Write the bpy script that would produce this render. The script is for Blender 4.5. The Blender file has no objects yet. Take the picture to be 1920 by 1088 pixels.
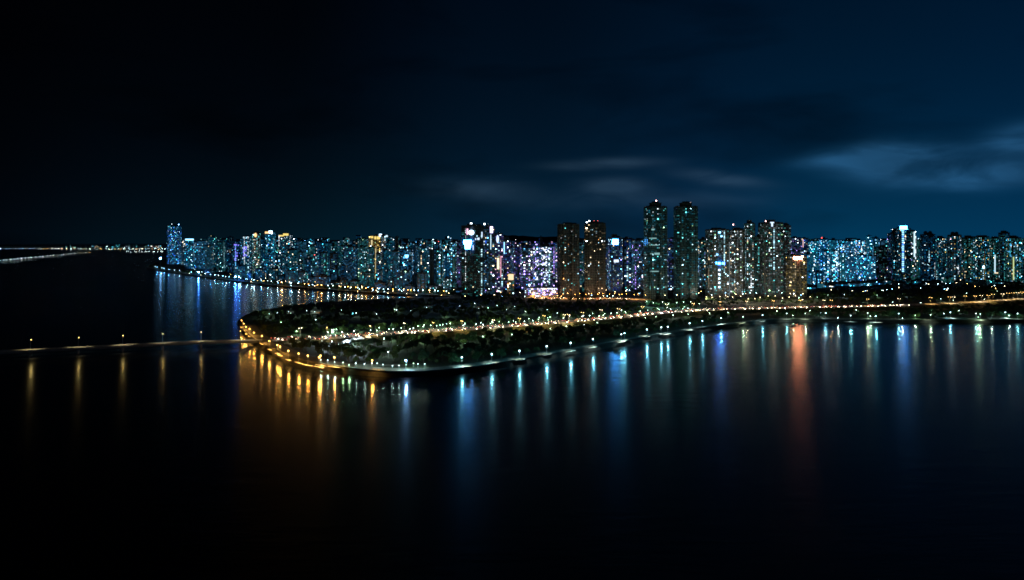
import bpy, math, random
import numpy as np
from mathutils import Vector, Matrix

RND = random.Random(11)
H, F, HY = 110.0, 1280.0, 455.0          # drone height (m), focal length (photo px), horizon row
SC = bpy.context.scene
COL = SC.collection
LAND = 4.0


def P(px, py, z=0.0):
    y = (H - z) * F / (py - HY)
    return ((px - 960.0) / F * y, y)


def to_px(x, y, z=0.0):
    return (960 + F * x / y, HY + F * (H - z) / y)


# ------------------------------------------------------------------ materials
def new_mat(name):
    m = bpy.data.materials.new(name)
    m.use_nodes = True
    nt = m.node_tree
    return m, nt, nt.nodes['Principled BSDF']


def surf(name, c, rough=0.8, c2=None, scale=0.3, bump=0.0, metallic=0.0, spec=0.3, detail=5):
    """Principled surface with a two-tone noise and optional bump."""
    m, nt, b = new_mat(name)
    b.inputs['Roughness'].default_value = rough
    b.inputs['Metallic'].default_value = metallic
    b.inputs['Specular IOR Level'].default_value = spec
    tc = nt.nodes.new('ShaderNodeTexCoord')
    nz = nt.nodes.new('ShaderNodeTexNoise')
    nz.inputs['Scale'].default_value = scale
    nz.inputs['Detail'].default_value = detail
    nt.links.new(tc.outputs['Object'], nz.inputs['Vector'])
    r = nt.nodes.new('ShaderNodeValToRGB')
    c2 = c2 or tuple(v * 0.6 for v in c)
    r.color_ramp.elements[0].position = 0.35
    r.color_ramp.elements[1].position = 0.65
    r.color_ramp.elements[0].color = (*c2, 1)
    r.color_ramp.elements[1].color = (*c, 1)
    nt.links.new(nz.outputs['Fac'], r.inputs['Fac'])
    nt.links.new(r.outputs['Color'], b.inputs['Base Color'])
    if bump:
        bp = nt.nodes.new('ShaderNodeBump')
        bp.inputs['Strength'].default_value = bump
        bp.inputs['Distance'].default_value = 0.3
        nt.links.new(nz.outputs['Fac'], bp.inputs['Height'])
        nt.links.new(bp.outputs['Normal'], b.inputs['Normal'])
    return m


def glow(name, c, s, sample='NONE'):
    m, nt, b = new_mat(name)
    nt.nodes.remove(b)
    e = nt.nodes.new('ShaderNodeEmission')
    e.inputs['Color'].default_value = (*c, 1)
    e.inputs['Strength'].default_value = s
    nt.links.new(e.outputs['Emission'], nt.nodes['Material Output'].inputs['Surface'])
    m.cycles.emission_sampling = sample
    return m


def facade(name, c, glass, fh=3.2, bay=3.0):
    """Concrete wall with real storey bands and window bays of dark glass."""
    m, nt, b = new_mat(name)
    N, L = nt.nodes.new, nt.links.new
    tc = N('ShaderNodeTexCoord')
    sp = N('ShaderNodeSeparateXYZ')
    L(tc.outputs['Object'], sp.inputs[0])

    def mth(op, a, v=None):
        n = N('ShaderNodeMath')
        n.operation = op
        for i, q in enumerate((a, v)):
            if q is None:
                continue
            if isinstance(q, (int, float)):
                n.inputs[i].default_value = q
            else:
                L(q, n.inputs[i])
        return n.outputs[0]
    band = mth('GREATER_THAN', mth('FRACT', mth('DIVIDE', sp.outputs['Z'], fh)), 0.36)
    along = mth('ADD', sp.outputs['X'], sp.outputs['Y'])
    bayf = mth('GREATER_THAN', mth('FRACT', mth('DIVIDE', along, bay)), 0.3)
    fac = mth('MULTIPLY', band, bayf)
    nz = N('ShaderNodeTexNoise')
    nz.inputs['Scale'].default_value = 0.12
    L(tc.outputs['Object'], nz.inputs['Vector'])
    mx0 = N('ShaderNodeMix')
    mx0.data_type = 'RGBA'
    mx0.inputs['A'].default_value = (*[v * 0.65 for v in c], 1)
    mx0.inputs['B'].default_value = (*c, 1)
    L(nz.outputs['Fac'], mx0.inputs['Factor'])
    mx = N('ShaderNodeMix')
    mx.data_type = 'RGBA'
    L(fac, mx.inputs['Factor'])
    L(mx0.outputs['Result'], mx.inputs['A'])
    mx.inputs['B'].default_value = (*glass, 1)
    L(mx.outputs['Result'], b.inputs['Base Color'])
    rg = mth('SUBTRACT', 0.8, mth('MULTIPLY', fac, 0.6))
    L(rg, b.inputs['Roughness'])
    return m


HUE = dict(white=(.80, .92, 1.0), ice=(.48, .85, 1.0), sky=(.13, .52, 1.0), deep=(.03, .16, 1.0),
           teal=(.12, .72, .72), warm=(1.0, .76, .45), gold=(1.0, .70, .18), amber=(1.0, .42, .10),
           violet=(.42, .30, 1.0), pink=(1.0, .55, .80), green=(.45, .85, .45), cyan=(.05, .62, .95), azure=(.01, .34, .85))
LEVEL = (.10, .30, .85, 2.8, 10.0)
_wm = {}


def wmat(h, l):
    if (h, l) not in _wm:
        _wm[(h, l)] = glow(f'window light and city glow {h} {l}', HUE[h], LEVEL[l])
    return _wm[(h, l)]


PAL = dict(
    left=[('ice', 30), ('sky', 16), ('white', 24), ('teal', 22), ('warm', 8), ('cyan', 12), ('green', 3)],
    blue=[('sky', 28), ('ice', 30), ('cyan', 26), ('deep', 6), ('white', 16)],
    mid=[('violet', 30), ('sky', 14), ('white', 26), ('ice', 14), ('pink', 10), ('warm', 12), ('deep', 6)],
    warm=[('warm', 40), ('amber', 20), ('white', 16), ('ice', 12), ('teal', 10)],
    mix=[('warm', 18), ('white', 24), ('ice', 18), ('violet', 16), ('sky', 12), ('teal', 8)],
    teal=[('teal', 40), ('ice', 26), ('white', 18), ('green', 10), ('warm', 4)],
    pale=[('white', 34), ('ice', 22), ('teal', 18), ('warm', 16), ('green', 10)],
    right=[('ice', 22), ('cyan', 18), ('teal', 20), ('white', 18), ('warm', 14), ('gold', 6), ('sky', 8), ('pink', 3)],
    gold=[('gold', 40), ('warm', 36), ('white', 14), ('green', 8)],
)

M = dict(
    concrete=surf('weathered concrete', (.26, .26, .25), .85, scale=.15, bump=.2),
    roofing=surf('grey roofing', (.10, .10, .10), .9, scale=.2),
    steel=surf('painted steel pole', (.30, .31, .32), .45, scale=2, metallic=.3),
    asphalt=surf('asphalt', (.085, .083, .08), .75, (.06, .06, .06), scale=.5, bump=.1),
    setts=surf('dark setts', (.13, .125, .11), .85, (.07, .068, .06), scale=.25, bump=.1),
    paving=surf('pale light pool stone', (.34, .32, .29), .8, (.24, .23, .21), scale=.25, bump=.1),  # stone of the lamp pads, pale so that light pools are painted in
    kerb=surf('kerb stone', (.38, .37, .35), .8, scale=.6),
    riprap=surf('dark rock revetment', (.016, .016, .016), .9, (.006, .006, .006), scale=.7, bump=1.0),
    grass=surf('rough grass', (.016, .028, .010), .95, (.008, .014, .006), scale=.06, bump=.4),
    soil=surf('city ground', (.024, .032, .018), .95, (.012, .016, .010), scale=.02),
    paint=surf('white road paint', (.75, .75, .72), .6, scale=2),
    bark=surf('bark', (.11, .08, .055), .95, scale=3, bump=.4),
    rubber=surf('tyre rubber', (.02, .02, .02), .9, scale=4),
    glass=surf('dark car glass', (.015, .018, .02), .1, scale=1, spec=.6),
    canvas=surf('white canvas', (.75, .76, .76), .8, (.65, .66, .66), scale=1.5),
    hill=surf('wooded hill', (.02, .035, .025), 1, scale=.01),
    bronze=surf('dark bronze parapet', (.10, .09, .08), .6, scale=.8),
)
LEAF = [surf('leaves a', (.06, .10, .035), .7, (.035, .06, .02), scale=.8),
        surf('leaves b', (.075, .10, .03), .7, (.04, .06, .02), scale=.8),
        surf('leaves c', (.045, .085, .04), .7, (.03, .055, .025), scale=.8)]
WALL = [facade('facade grey', (.22, .23, .24), (.02, .024, .03)),
        facade('facade teal', (.15, .24, .25), (.015, .03, .035)),
        facade('facade brown', (.19, .165, .145), (.02, .018, .017), bay=3.4),
        facade('facade cream', (.34, .32, .28), (.03, .03, .032), bay=2.8),
        facade('facade slate', (.11, .12, .15), (.015, .017, .025), bay=3.6)]
PAINTS = [surf('car paint ' + n, c, .3, c, scale=2, spec=.6) for n, c in
          (('white', (.7, .7, .7)), ('silver', (.35, .36, .37)), ('black', (.02, .02, .022)),
           ('red', (.35, .03, .03)), ('blue', (.04, .08, .25)))]
PAINT_NAMES = ['white', 'silver', 'black', 'red', 'blue']
LAMPC = dict(orange=(1.0, .46, .08), amber=(1.0, .56, .16), white=(.62, .92, 1.0), blue=(.30, .48, 1.0),
             green=(.62, 1.0, .72), cool=(.72, .95, 1.0), sky=(.25, .6, 1.0), warm=(1.0, .74, .42))


# ------------------------------------------------------------------ mesh builder
class MB:
    def __init__(s):
        s.v, s.f, s.m = [], [], []

    def add(s, vs, fs, mi=0):
        o = len(s.v)
        s.v += vs
        s.f += [tuple(i + o for i in f) for f in fs]
        s.m += [mi] * len(fs)
        return s

    def box(s, x0, y0, z0, x1, y1, z1, mi=0):
        return s.add([(x0, y0, z0), (x1, y0, z0), (x1, y1, z0), (x0, y1, z0), (x0, y0, z1), (x1, y0, z1), (x1, y1, z1), (x0, y1, z1)],
                     [(0, 3, 2, 1), (4, 5, 6, 7), (0, 1, 5, 4), (1, 2, 6, 5), (2, 3, 7, 6), (3, 0, 4, 7)], mi)

    def prism(s, poly, z0, z1, mi=0, bottom=False, poly2=None):
        n = len(poly)
        q = poly2 or poly
        vs = [(x, y, z0) for x, y in poly] + [(x, y, z1) for x, y in q]
        fs = [(i, (i + 1) % n, n + (i + 1) % n, n + i) for i in range(n)] + [tuple(range(n, 2 * n))]
        if bottom:
            fs.append(tuple(range(n - 1, -1, -1)))
        return s.add(vs, fs, mi)

    def rod(s, a, b, r0, r1, n=6, mi=0):
        a, b = Vector(a), Vector(b)
        d = (b - a).normalized()
        u = d.orthogonal().normalized()
        w = d.cross(u)
        vs = []
        for c, r in ((a, r0), (b, r1)):
            for k in range(n):
                t = 2 * math.pi * k / n
                vs.append(tuple(c + r * (math.cos(t) * u + math.sin(t) * w)))
        fs = [(i, (i + 1) % n, n + (i + 1) % n, n + i) for i in range(n)]
        fs += [tuple(range(n - 1, -1, -1)), tuple(range(n, 2 * n))]
        return s.add(vs, fs, mi)

    def ball(s, c, r, n=6, rings=4, mi=0, sz=1.0):
        vs = [(c[0], c[1], c[2] - r * sz)]
        for j in range(1, rings):
            t = math.pi * j / rings
            for k in range(n):
                a = 2 * math.pi * k / n
                vs.append((c[0] + r * math.sin(t) * math.cos(a), c[1] + r * math.sin(t) * math.sin(a), c[2] - r * sz * math.cos(t)))
        vs.append((c[0], c[1], c[2] + r * sz))
        fs = []
        for k in range(n):
            fs.append((0, 1 + (k + 1) % n, 1 + k))
            for j in range(rings - 2):
                a = 1 + j * n
                fs.append((a + k, a + (k + 1) % n, a + n + (k + 1) % n, a + n + k))
            a = 1 + (rings - 2) * n
            fs.append((a + k, a + (k + 1) % n, len(vs) - 1))
        return s.add(vs, fs, mi)

    def mesh(s, name, mats):
        me = bpy.data.meshes.new(name)
        me.from_pydata(s.v, [], s.f)
        for m in mats:
            me.materials.append(m)
        if len(mats) > 1:
            me.polygons.foreach_set('material_index', s.m)
        me.update()
        return me

    def build(s, name, mats, parent=None):
        return link(name, s.mesh(name, mats if isinstance(mats, (list, tuple)) else [mats]), parent)


def link(name, data, parent=None, loc=None, rz=None):
    o = bpy.data.objects.new(name, data)
    COL.objects.link(o)
    if parent is not None:
        o.parent = parent
    if loc is not None:
        o.location = loc
    if rz is not None:
        o.rotation_euler = (0, 0, rz)
    return o


def tag(o, label=None, cat=None, group=None, kind=None):
    if label:
        o['label'] = label
    if cat:
        o['category'] = cat
    if group:
        o['group'] = group
    if kind:
        o['kind'] = kind
    return o


def empty(name, loc, rz=0.0):
    o = link(name, None, None, loc, rz)
    o.empty_display_size = 1
    return o


def dup(root, loc, rz=0.0):
    r = root.copy()
    COL.objects.link(r)
    r.location = loc
    r.rotation_euler = (0, 0, rz)
    for ch in list(root.children):
        c = ch.copy()
        COL.objects.link(c)
        c.parent = r
        for g in list(ch.children):
            d = g.copy()
            COL.objects.link(d)
            d.parent = c
    return r


ONES = ['', 'first', 'second', 'third', 'fourth', 'fifth', 'sixth', 'seventh', 'eighth', 'ninth', 'tenth', 'eleventh', 'twelfth',
        'thirteenth', 'fourteenth', 'fifteenth', 'sixteenth', 'seventeenth', 'eighteenth', 'nineteenth']
TENS = {2: ('twentieth', 'twenty'), 3: ('thirtieth', 'thirty'), 4: ('fortieth', 'forty'), 5: ('fiftieth', 'fifty'), 6: ('sixtieth', 'sixty'),
        7: ('seventieth', 'seventy'), 8: ('eightieth', 'eighty'), 9: ('ninetieth', 'ninety')}


def nth(n):
    if n < 20:
        return ONES[n]
    if n >= 100:
        return 'hundredth' if n == 100 else 'hundred-and-' + nth(n - 100)
    t, o = divmod(n, 10)
    return TENS[t][0] if o == 0 else TENS[t][1] + '-' + ONES[o]


# ------------------------------------------------------------------ curves
def resample(pts, step):
    out, acc = [pts[0]], 0.0
    for a, b in zip(pts, pts[1:]):
        L = math.hypot(b[0] - a[0], b[1] - a[1])
        if L == 0:
            continue
        d = step - acc
        while d <= L:
            t = d / L
            out.append((a[0] + (b[0] - a[0]) * t, a[1] + (b[1] - a[1]) * t))
            d += step
        acc = (acc + L) % step if d - step <= L else acc
        acc = L - (d - step)
    return out


def smooth(pts, n=6):
    out = []
    for i in range(len(pts) - 1):
        p0, p1, p2, p3 = pts[max(i - 1, 0)], pts[i], pts[i + 1], pts[min(i + 2, len(pts) - 1)]
        for k in range(n):
            t = k / n
            out.append(tuple(0.5 * (2 * p1[j] + (p2[j] - p0[j]) * t + (2 * p0[j] - 5 * p1[j] + 4 * p2[j] - p3[j]) * t * t
                                    + (3 * p1[j] - p0[j] - 3 * p2[j] + p3[j]) * t ** 3) for j in (0, 1)))
    out.append(pts[-1])
    return out


def normals(pts):
    ns = []
    for i in range(len(pts)):
        a, b = pts[max(i - 1, 0)], pts[min(i + 1, len(pts) - 1)]
        dx, dy = b[0] - a[0], b[1] - a[1]
        L = math.hypot(dx, dy) or 1
        ns.append((dy / L, -dx / L))       # right-hand side
    return ns


def offset(pts, d):
    return [(p[0] + n[0] * d, p[1] + n[1] * d) for p, n in zip(pts, normals(pts))]


def ribbon(mb, pts, d0, d1, z0, z1=None, mi=0):
    a, b = offset(pts, d0), offset(pts, d1)
    z1 = z0 if z1 is None else z1
    n = len(pts)
    zz0 = z0 if isinstance(z0, list) else [z0] * n
    zz1 = z1 if isinstance(z1, list) else [z1] * n
    vs = [(x, y, z) for (x, y), z in zip(a, zz0)] + [(x, y, z) for (x, y), z in zip(b, zz1)]
    # right-hand offsets run to the right: order so that the face looks up
    fs = [(i, n + i, n + i + 1, i + 1) if d1 > d0 else (i + 1, n + i + 1, n + i, i) for i in range(n - 1)]
    return mb.add(vs, fs, mi)


def rail(mb, pts, d0, d1, z0, z1, mi=0):
    """A wall of width d1-d0 along a line."""
    ribbon(mb, pts, d0, d1, z1, mi=mi)
    a, b = offset(pts, d0), offset(pts, d1)
    n = len(pts)
    for e, flip in ((a, False), (b, True)):
        zz0 = z0 if isinstance(z0, list) else [z0] * n
        zz1 = z1 if isinstance(z1, list) else [z1] * n
        vs = [(x, y, z) for (x, y), z in zip(e, zz0)] + [(x, y, z) for (x, y), z in zip(e, zz1)]
        mb.add(vs, [(i, i + 1, n + i + 1, n + i) for i in range(n - 1)], mi)
    return mb


def along(pts, px):
    """Point of a world line whose image column is px."""
    best, bd = None, 1e9
    for a, b in zip(pts, pts[1:]):
        for k in range(5):
            t = k / 5
            q = (a[0] + (b[0] - a[0]) * t, a[1] + (b[1] - a[1]) * t)
            d = abs(to_px(*q)[0] - px)
            if d < bd:
                best, bd = (q, (b[0] - a[0], b[1] - a[1])), d
    return best


# ------------------------------------------------------------------ camera, world
cam = bpy.data.cameras.new('camera')
cam.sensor_width = 36
cam.lens = 36 * F / 1920
cam.shift_y = -(544 - HY) / 1920
cam.clip_start, cam.clip_end = 1, 90000
co = link('camera', cam, None, (0, 0, H))
co.rotation_euler = (math.radians(90), 0, 0)
SC.camera = co

w = bpy.data.worlds.new('World')
SC.world = w
w.use_nodes = True
nt = w.node_tree
WN, WL = nt.nodes.new, nt.links.new


def m_(op, *a, clamp=False):
    n = WN('ShaderNodeMath')
    n.operation = op
    n.use_clamp = clamp
    for i, q in enumerate(a):
        if isinstance(q, (int, float)):
            n.inputs[i].default_value = q
        else:
            WL(q, n.inputs[i])
    return n.outputs[0]


def mixc(f, a, b):
    n = WN('ShaderNodeMix')
    n.data_type = 'RGBA'
    for s, q in (('Factor', f), ('A', a), ('B', b)):
        if isinstance(q, tuple):
            n.inputs[s].default_value = (*q, 1)
        elif isinstance(q, (int, float)):
            n.inputs[s].default_value = q
        else:
            WL(q, n.inputs[s])
    return n.outputs['Result']


def addc(a, b):
    n = WN('ShaderNodeMix')
    n.data_type = 'RGBA'
    n.blend_type = 'ADD'
    n.inputs['Factor'].default_value = 1
    for s, q in (('A', a), ('B', b)):
        if isinstance(q, tuple):
            n.inputs[s].default_value = (*q, 1)
        else:
            WL(q, n.inputs[s])
    return n.outputs['Result']


def ramp(f, stops):
    n = WN('ShaderNodeValToRGB')
    n.color_ramp.interpolation = 'EASE'
    e = n.color_ramp.elements
    while len(e) < len(stops):
        e.new(.5)
    for k, (p, c) in zip(e, stops):
        k.position = p
        k.color = (*c, 1)
    WL(f, n.inputs['Fac'])
    return n.outputs['Color']


def scalec(c, f):
    return mixc(f, (0, 0, 0), c)


tcw = WN('ShaderNodeTexCoord')
sep = WN('ShaderNodeSeparateXYZ')
WL(tcw.outputs['Generated'], sep.inputs[0])
az = m_('ARCTAN2', sep.outputs['X'], sep.outputs['Y'])          # radians, + towards the right
el = m_('ARCSINE', sep.outputs['Z'])
azn = m_('ADD', m_('MULTIPLY', az, 1 / 1.5), .5, clamp=True)    # -43..43 degrees -> 0..1
up = m_('MAXIMUM', el, 0.0)
# night sky: black over open sea, navy over the city
base = ramp(azn, [(0, (.0003, .0004, .0012)), (.28, (.0004, .0012, .0033)), (.5, (.0005, .0066, .0185)), (.75, (.0004, .0132, .0400)), (1, (.0004, .0158, .0510))])
fade = m_('POWER', 2.718, m_('MULTIPLY', up, -3.2))
base = scalec(base, m_('ADD', m_('MULTIPLY', fade, 1.0), .12))
# light pollution low over the city
hz = ramp(azn, [(0, (.0002, .0006, .001)), (.22, (.0005, .006, .010)), (.36, (.0008, .010, .017)), (.5, (.0012, .013, .027)), (.66, (.002, .015, .034)), (.8, (.0003, .026, .056)), (1, (.0003, .022, .050))])
fh = m_('POWER', 2.718, m_('MULTIPLY', up, -11.0))
sky = addc(base, scalec(hz, fh))
# clouds, laid out by direction
cv = WN('ShaderNodeCombineXYZ')
WL(m_('MULTIPLY', az, 5.0), cv.inputs[0])
WL(m_('MULTIPLY', el, 17.0), cv.inputs[1])
cn = WN('ShaderNodeTexNoise')
cn.inputs['Scale'].default_value = 1.5
cn.inputs['Detail'].default_value = 6
cn.inputs['Roughness'].default_value = .5
cn.inputs['Distortion'].default_value = .6
WL(cv.outputs[0], cn.inputs['Vector'])
cn2 = WN('ShaderNodeTexNoise')
cn2.inputs['Scale'].default_value = .55
cn2.inputs['Detail'].default_value = 4
cn2.inputs['Distortion'].default_value = .3
WL(cv.outputs[0], cn2.inputs['Vector'])


def blob(a0, e0, ra, re, tilt=0.0):
    da = m_('DIVIDE', m_('SUBTRACT', az, math.radians(a0)), math.radians(ra))
    e1 = m_('SUBTRACT', el, math.radians(e0))
    if tilt:
        e1 = m_('ADD', e1, m_('MULTIPLY', m_('SUBTRACT', az, math.radians(a0)), tilt))
    de = m_('DIVIDE', e1, math.radians(re))
    q = m_('ADD', m_('POWER', m_('ABSOLUTE', da), 2.0), m_('POWER', m_('ABSOLUTE', de), 2.0))
    return m_('POWER', 2.718, m_('MULTIPLY', q, -1.0))


soft = m_('ADD', .38, m_('MULTIPLY', cn.outputs['Fac'], 1.15))
wisp = m_('MULTIPLY', m_('SUBTRACT', cn.outputs['Fac'], .34), 3.0, clamp=True)
c1 = m_('MULTIPLY', soft, m_('ADD', m_('ADD', blob(29.3, 6.15, 3.3, .95, .02), m_('MULTIPLY', blob(25.4, 6.35, 2.6, .55, -.02), .5)),
                             m_('ADD', m_('MULTIPLY', blob(34.0, 4.7, 5.0, .9, .02), .7), m_('MULTIPLY', blob(37.6, 6.9, 2.4, .9), .55))))
c1 = m_('MULTIPLY', c1, m_('ADD', .30, m_('MULTIPLY', wisp, .75)))
c2 = m_('ADD', m_('ADD', m_('MULTIPLY', blob(7.6, 6.5, 4.0, .42, -.02), .8), blob(8.4, 4.55, 2.6, .75, .02)),
        m_('ADD', m_('MULTIPLY', blob(17.0, 5.1, 3.2, .5, .16), .9), m_('ADD', m_('MULTIPLY', blob(-2.5, 4.4, 4.5, .9, .03), .55), m_('MULTIPLY', blob(11, 3.4, 9, .8), .4))))
c2 = m_('MULTIPLY', c2, m_('ADD', .3, m_('MULTIPLY', wisp, .8)))
sky = addc(sky, scalec((.014, .060, .128), m_('MULTIPLY', c1, 2.5)))
sky = addc(sky, scalec((.013, .025, .039), m_('MULTIPLY', c2, 1.7)))
# broad thin cloud: mottles the whole sky a little
sky = scalec(sky, m_('ADD', -.30, m_('MULTIPLY', cn2.outputs['Fac'], 2.65)))
bg = nt.nodes['Background']
WL(sky, bg.inputs['Color'])
bg.inputs['Strength'].default_value = 1.0

# ------------------------------------------------------------------ shore lines
near_px = [(2500, 607), (2200, 606), (1920, 606), (1800, 606), (1700, 606), (1600, 605), (1500, 604), (1440, 606), (1400, 611), (1350, 618), (1300, 625),
           (1250, 634), (1200, 643), (1150, 652), (1100, 661), (1050, 671), (1000, 681), (950, 690), (900, 698), (850, 704), (800, 708), (750, 709),
           (700, 707), (650, 702), (600, 694), (560, 685), (530, 675), (500, 662), (475, 648), (462, 638), (451, 625), (444, 612), (443, 603)]
back_px = [(455, 595), (480, 588), (530, 579), (600, 571), (680, 566), (760, 562), (820, 560.5)]
far_px = [(845, 559.5), (838, 558.5), (800, 557), (700, 552.5), (600, 545.5), (500, 537), (420, 527), (350, 517), (300, 509.5), (272, 503)]
side_px = [(278, 499), (290, 493), (305, 487), (340, 478), (420, 470), (560, 463)]
near = smooth([P(*q) for q in near_px], 5)
back = smooth([P(*q) for q in back_px], 5)
farl = smooth([P(*q) for q in far_px], 5)
side = [P(*q) for q in side_px]
shore = near + back + farl + side

# water: one sheet to the horizon
wm, wnt, wb = new_mat('dark sea water')
wb2 = wnt.nodes.new('ShaderNodeBsdfPrincipled')
tc = wnt.nodes.new('ShaderNodeTexCoord')
hs_ = []
for sc_, det in (((.05, .13, .3), 3), ((.12, .42, .3), 3)):
    mp = wnt.nodes.new('ShaderNodeMapping')
    mp.inputs['Scale'].default_value = sc_
    wnt.links.new(tc.outputs['Object'], mp.inputs['Vector'])
    wz = wnt.nodes.new('ShaderNodeTexNoise')
    wz.inputs['Scale'].default_value = 1.0
    wz.inputs['Detail'].default_value = det
    wnt.links.new(mp.outputs[0], wz.inputs['Vector'])
    hs_.append(wz.outputs['Fac'])
b1 = wnt.nodes.new('ShaderNodeBump')
b1.inputs['Strength'].default_value = .5
b1.inputs['Distance'].default_value = .26
wnt.links.new(hs_[0], b1.inputs['Height'])
b2 = wnt.nodes.new('ShaderNodeBump')
b2.inputs['Strength'].default_value = .5
b2.inputs['Distance'].default_value = .13
wnt.links.new(hs_[1], b2.inputs['Height'])
wnt.links.new(b1.outputs['Normal'], b2.inputs['Normal'])
for q, r_ in ((wb, .16), (wb2, .215)):
    q.inputs['Base Color'].default_value = (.002, .004, .007, 1)
    q.inputs['Roughness'].default_value = r_
    q.inputs['IOR'].default_value = 1.33
    wnt.links.new(b2.outputs['Normal'], q.inputs['Normal'])
tan_ = wnt.nodes.new('ShaderNodeCombineXYZ')
tan_.inputs[1].default_value = 1.0
wnt.links.new(tan_.outputs[0], wb2.inputs['Tangent'])
wb2.inputs['Anisotropic'].default_value = .28
wmx = wnt.nodes.new('ShaderNodeMixShader')
wmx.inputs[0].default_value = .58
wnt.links.new(wb.outputs[0], wmx.inputs[1])
wnt.links.new(wb2.outputs[0], wmx.inputs[2])
wnt.links.new(wmx.outputs[0], wnt.nodes['Material Output'].inputs['Surface'])
mb = MB()
mb.add([(-30000, -300, 0), (30000, -300, 0), (30000, 60000, 0), (-30000, 60000, 0)], [(0, 1, 2, 3)])
tag(mb.build('water', wm), kind='structure')

# land: peninsula and city on one sheet
inland = offset(shore, 5.0)
poly = inland + [(3000, 40000), (30000, 40000), (9000, 900)]
mb = MB()
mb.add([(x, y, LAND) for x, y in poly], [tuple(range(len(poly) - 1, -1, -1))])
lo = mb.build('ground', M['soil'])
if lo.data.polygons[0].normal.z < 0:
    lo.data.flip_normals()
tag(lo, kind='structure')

mb = MB()
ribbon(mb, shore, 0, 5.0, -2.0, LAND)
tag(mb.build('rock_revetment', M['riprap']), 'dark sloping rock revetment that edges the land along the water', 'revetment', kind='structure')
mb = MB()
rail(mb, near, 4.6, 5.2, LAND - 1, LAND + .75)
tag(mb.build('parapet_wall', M['bronze']), 'low dark parapet wall running along the water edge of the promenade', 'wall')

# promenade paving, lawns
mb = MB()
ribbon(mb, near[8:-3], 5.2, 14, LAND + .05)
ribbon(mb, near[75:-6], 14, 21, LAND + .05)
tag(mb.build('promenade', M['setts']), kind='structure')

road_px = [(498, 637), (520, 634.5), (550, 632.5), (600, 631.5), (650, 630), (700, 627.5), (760, 624), (860, 618), (960, 611), (1060, 603.5), (1150, 596), (1200, 590.5), (1250, 586),
           (1320, 581.5), (1400, 579), (1500, 577), (1600, 575), (1700, 572), (1780, 569), (1850, 565), (1920, 561), (2050, 556)]
RZ = 8.0
road = smooth([P(x, y, RZ if i > 2 else LAND + 2) for i, (x, y) in enumerate(road_px)], 5)
road = resample(road, 8.0)
rz_l = [4.6 + (RZ - 4.6) * min(1, max(0, i - 3) / 10) for i in range(len(road))]
lift = lambda d_: [z + d_ for z in rz_l]
mb = MB()
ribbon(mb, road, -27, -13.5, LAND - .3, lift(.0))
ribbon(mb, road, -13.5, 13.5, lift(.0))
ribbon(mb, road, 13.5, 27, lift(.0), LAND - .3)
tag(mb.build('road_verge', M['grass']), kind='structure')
mb = MB()
ribbon(mb, road, -11.5, -1.2, lift(.06))
ribbon(mb, road, 1.2, 11.5, lift(.06))
tag(mb.build('road', M['asphalt']), kind='structure')
mb = MB()
for d in (-1.2, 1.0, -11.7, 11.5):
    rail(mb, road, d, d + .2, lift(-.2), lift(.18))
tag(mb.build('kerb', M['kerb']), kind='structure')
mb = MB()
for d in (-8.1, -4.7, 4.6, 8.0):
    for i in range(0, len(road) - 2, 2):
        p0, p1 = road[i], road[i + 1]
        mid = ((p0[0] + p1[0]) / 2, (p0[1] + p1[1]) / 2)
        ribbon(mb, [p0, mid], d - .07, d + .07, [rz_l[i] + .064, (rz_l[i] + rz_l[i + 1]) / 2 + .064])
for d in (-11.1, -1.7, 1.6, 11.0):
    ribbon(mb, road, d, d + .14, lift(.064))
tag(mb.build('lane_marking', M['paint']), kind='structure')

# inner lawn path that swings behind the tip
tip_road_px = [(449, 603), (455, 614), (464, 622), (480, 631), (500, 640), (520, 651), (548, 663), (590, 674), (640, 682), (700, 685), (780, 684)]
tip_road = smooth([P(x, y, LAND) for x, y in tip_road_px], 5)
mb = MB()
ribbon(mb, tip_road, -3.5, 3.5, LAND + .055)
tag(mb.build('path', M['setts']), kind='structure')
# car park floor and its pale curved path
cp = [P(x, y, LAND) for x, y in ((596, 640), (640, 637), (700, 634), (712, 640), (680, 648), (640, 655), (606, 653))]
mb = MB()
mb.add([(x, y, LAND + .035) for x, y in cp], [tuple(range(len(cp)))])
o = mb.build('car_park', M['asphalt'])
if o.data.polygons[0].normal.z < 0:
    o.data.flip_normals()
tag(o, kind='structure')
curve = smooth([P(x, y, LAND) for x, y in ((640, 649), (655, 650), (666, 653), (672, 659), (669, 663))], 6)
mb = MB()
ribbon(mb, curve, -3, 3, LAND + .05)
tag(mb.build('footpath', M['canvas']), kind='structure')
# amber street at the foot of the towers
street_px = [(985, 559), (1030, 559.5), (1090, 560.5), (1150, 560), (1210, 562)]
street = smooth([P(x, y, LAND) for x, y in street_px], 6)
mb = MB()
ribbon(mb, street, -9, 9, LAND + .05)
tag(mb.build('street', M['asphalt']), kind='structure')

# low dark hill behind the city
mb = MB()
n = 40
for i in range(n):
    for s in range(2):
        pass
hx = [P(880 + i * 6.2, 0 + 460, 0)[0] for i in range(n)]
vs, fs = [], []
for i in range(n):
    X = (880 + i * 6.2 - 960) / F * 9000
    top = 110 + (6 + 7 * math.exp(-((i - 12) / 8) ** 2) + 5 * math.exp(-((i - 27) / 7) ** 2) + RND.random() * 1.2) * 9000 / F
    if i in (0, n - 1):
        top = 30
    vs += [(X, 7600, LAND - 1), (X * .98, 8600, top * .8), (X, 9000, top), (X, 10500, LAND - 1)]
for i in range(n - 1):
    for k in range(3):
        a = i * 4 + k
        fs.append((a, a + 4, a + 5, a + 1))
mb = MB()
mb.add(vs, fs)
tag(mb.build('hill', M['hill']), kind='structure')

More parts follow.
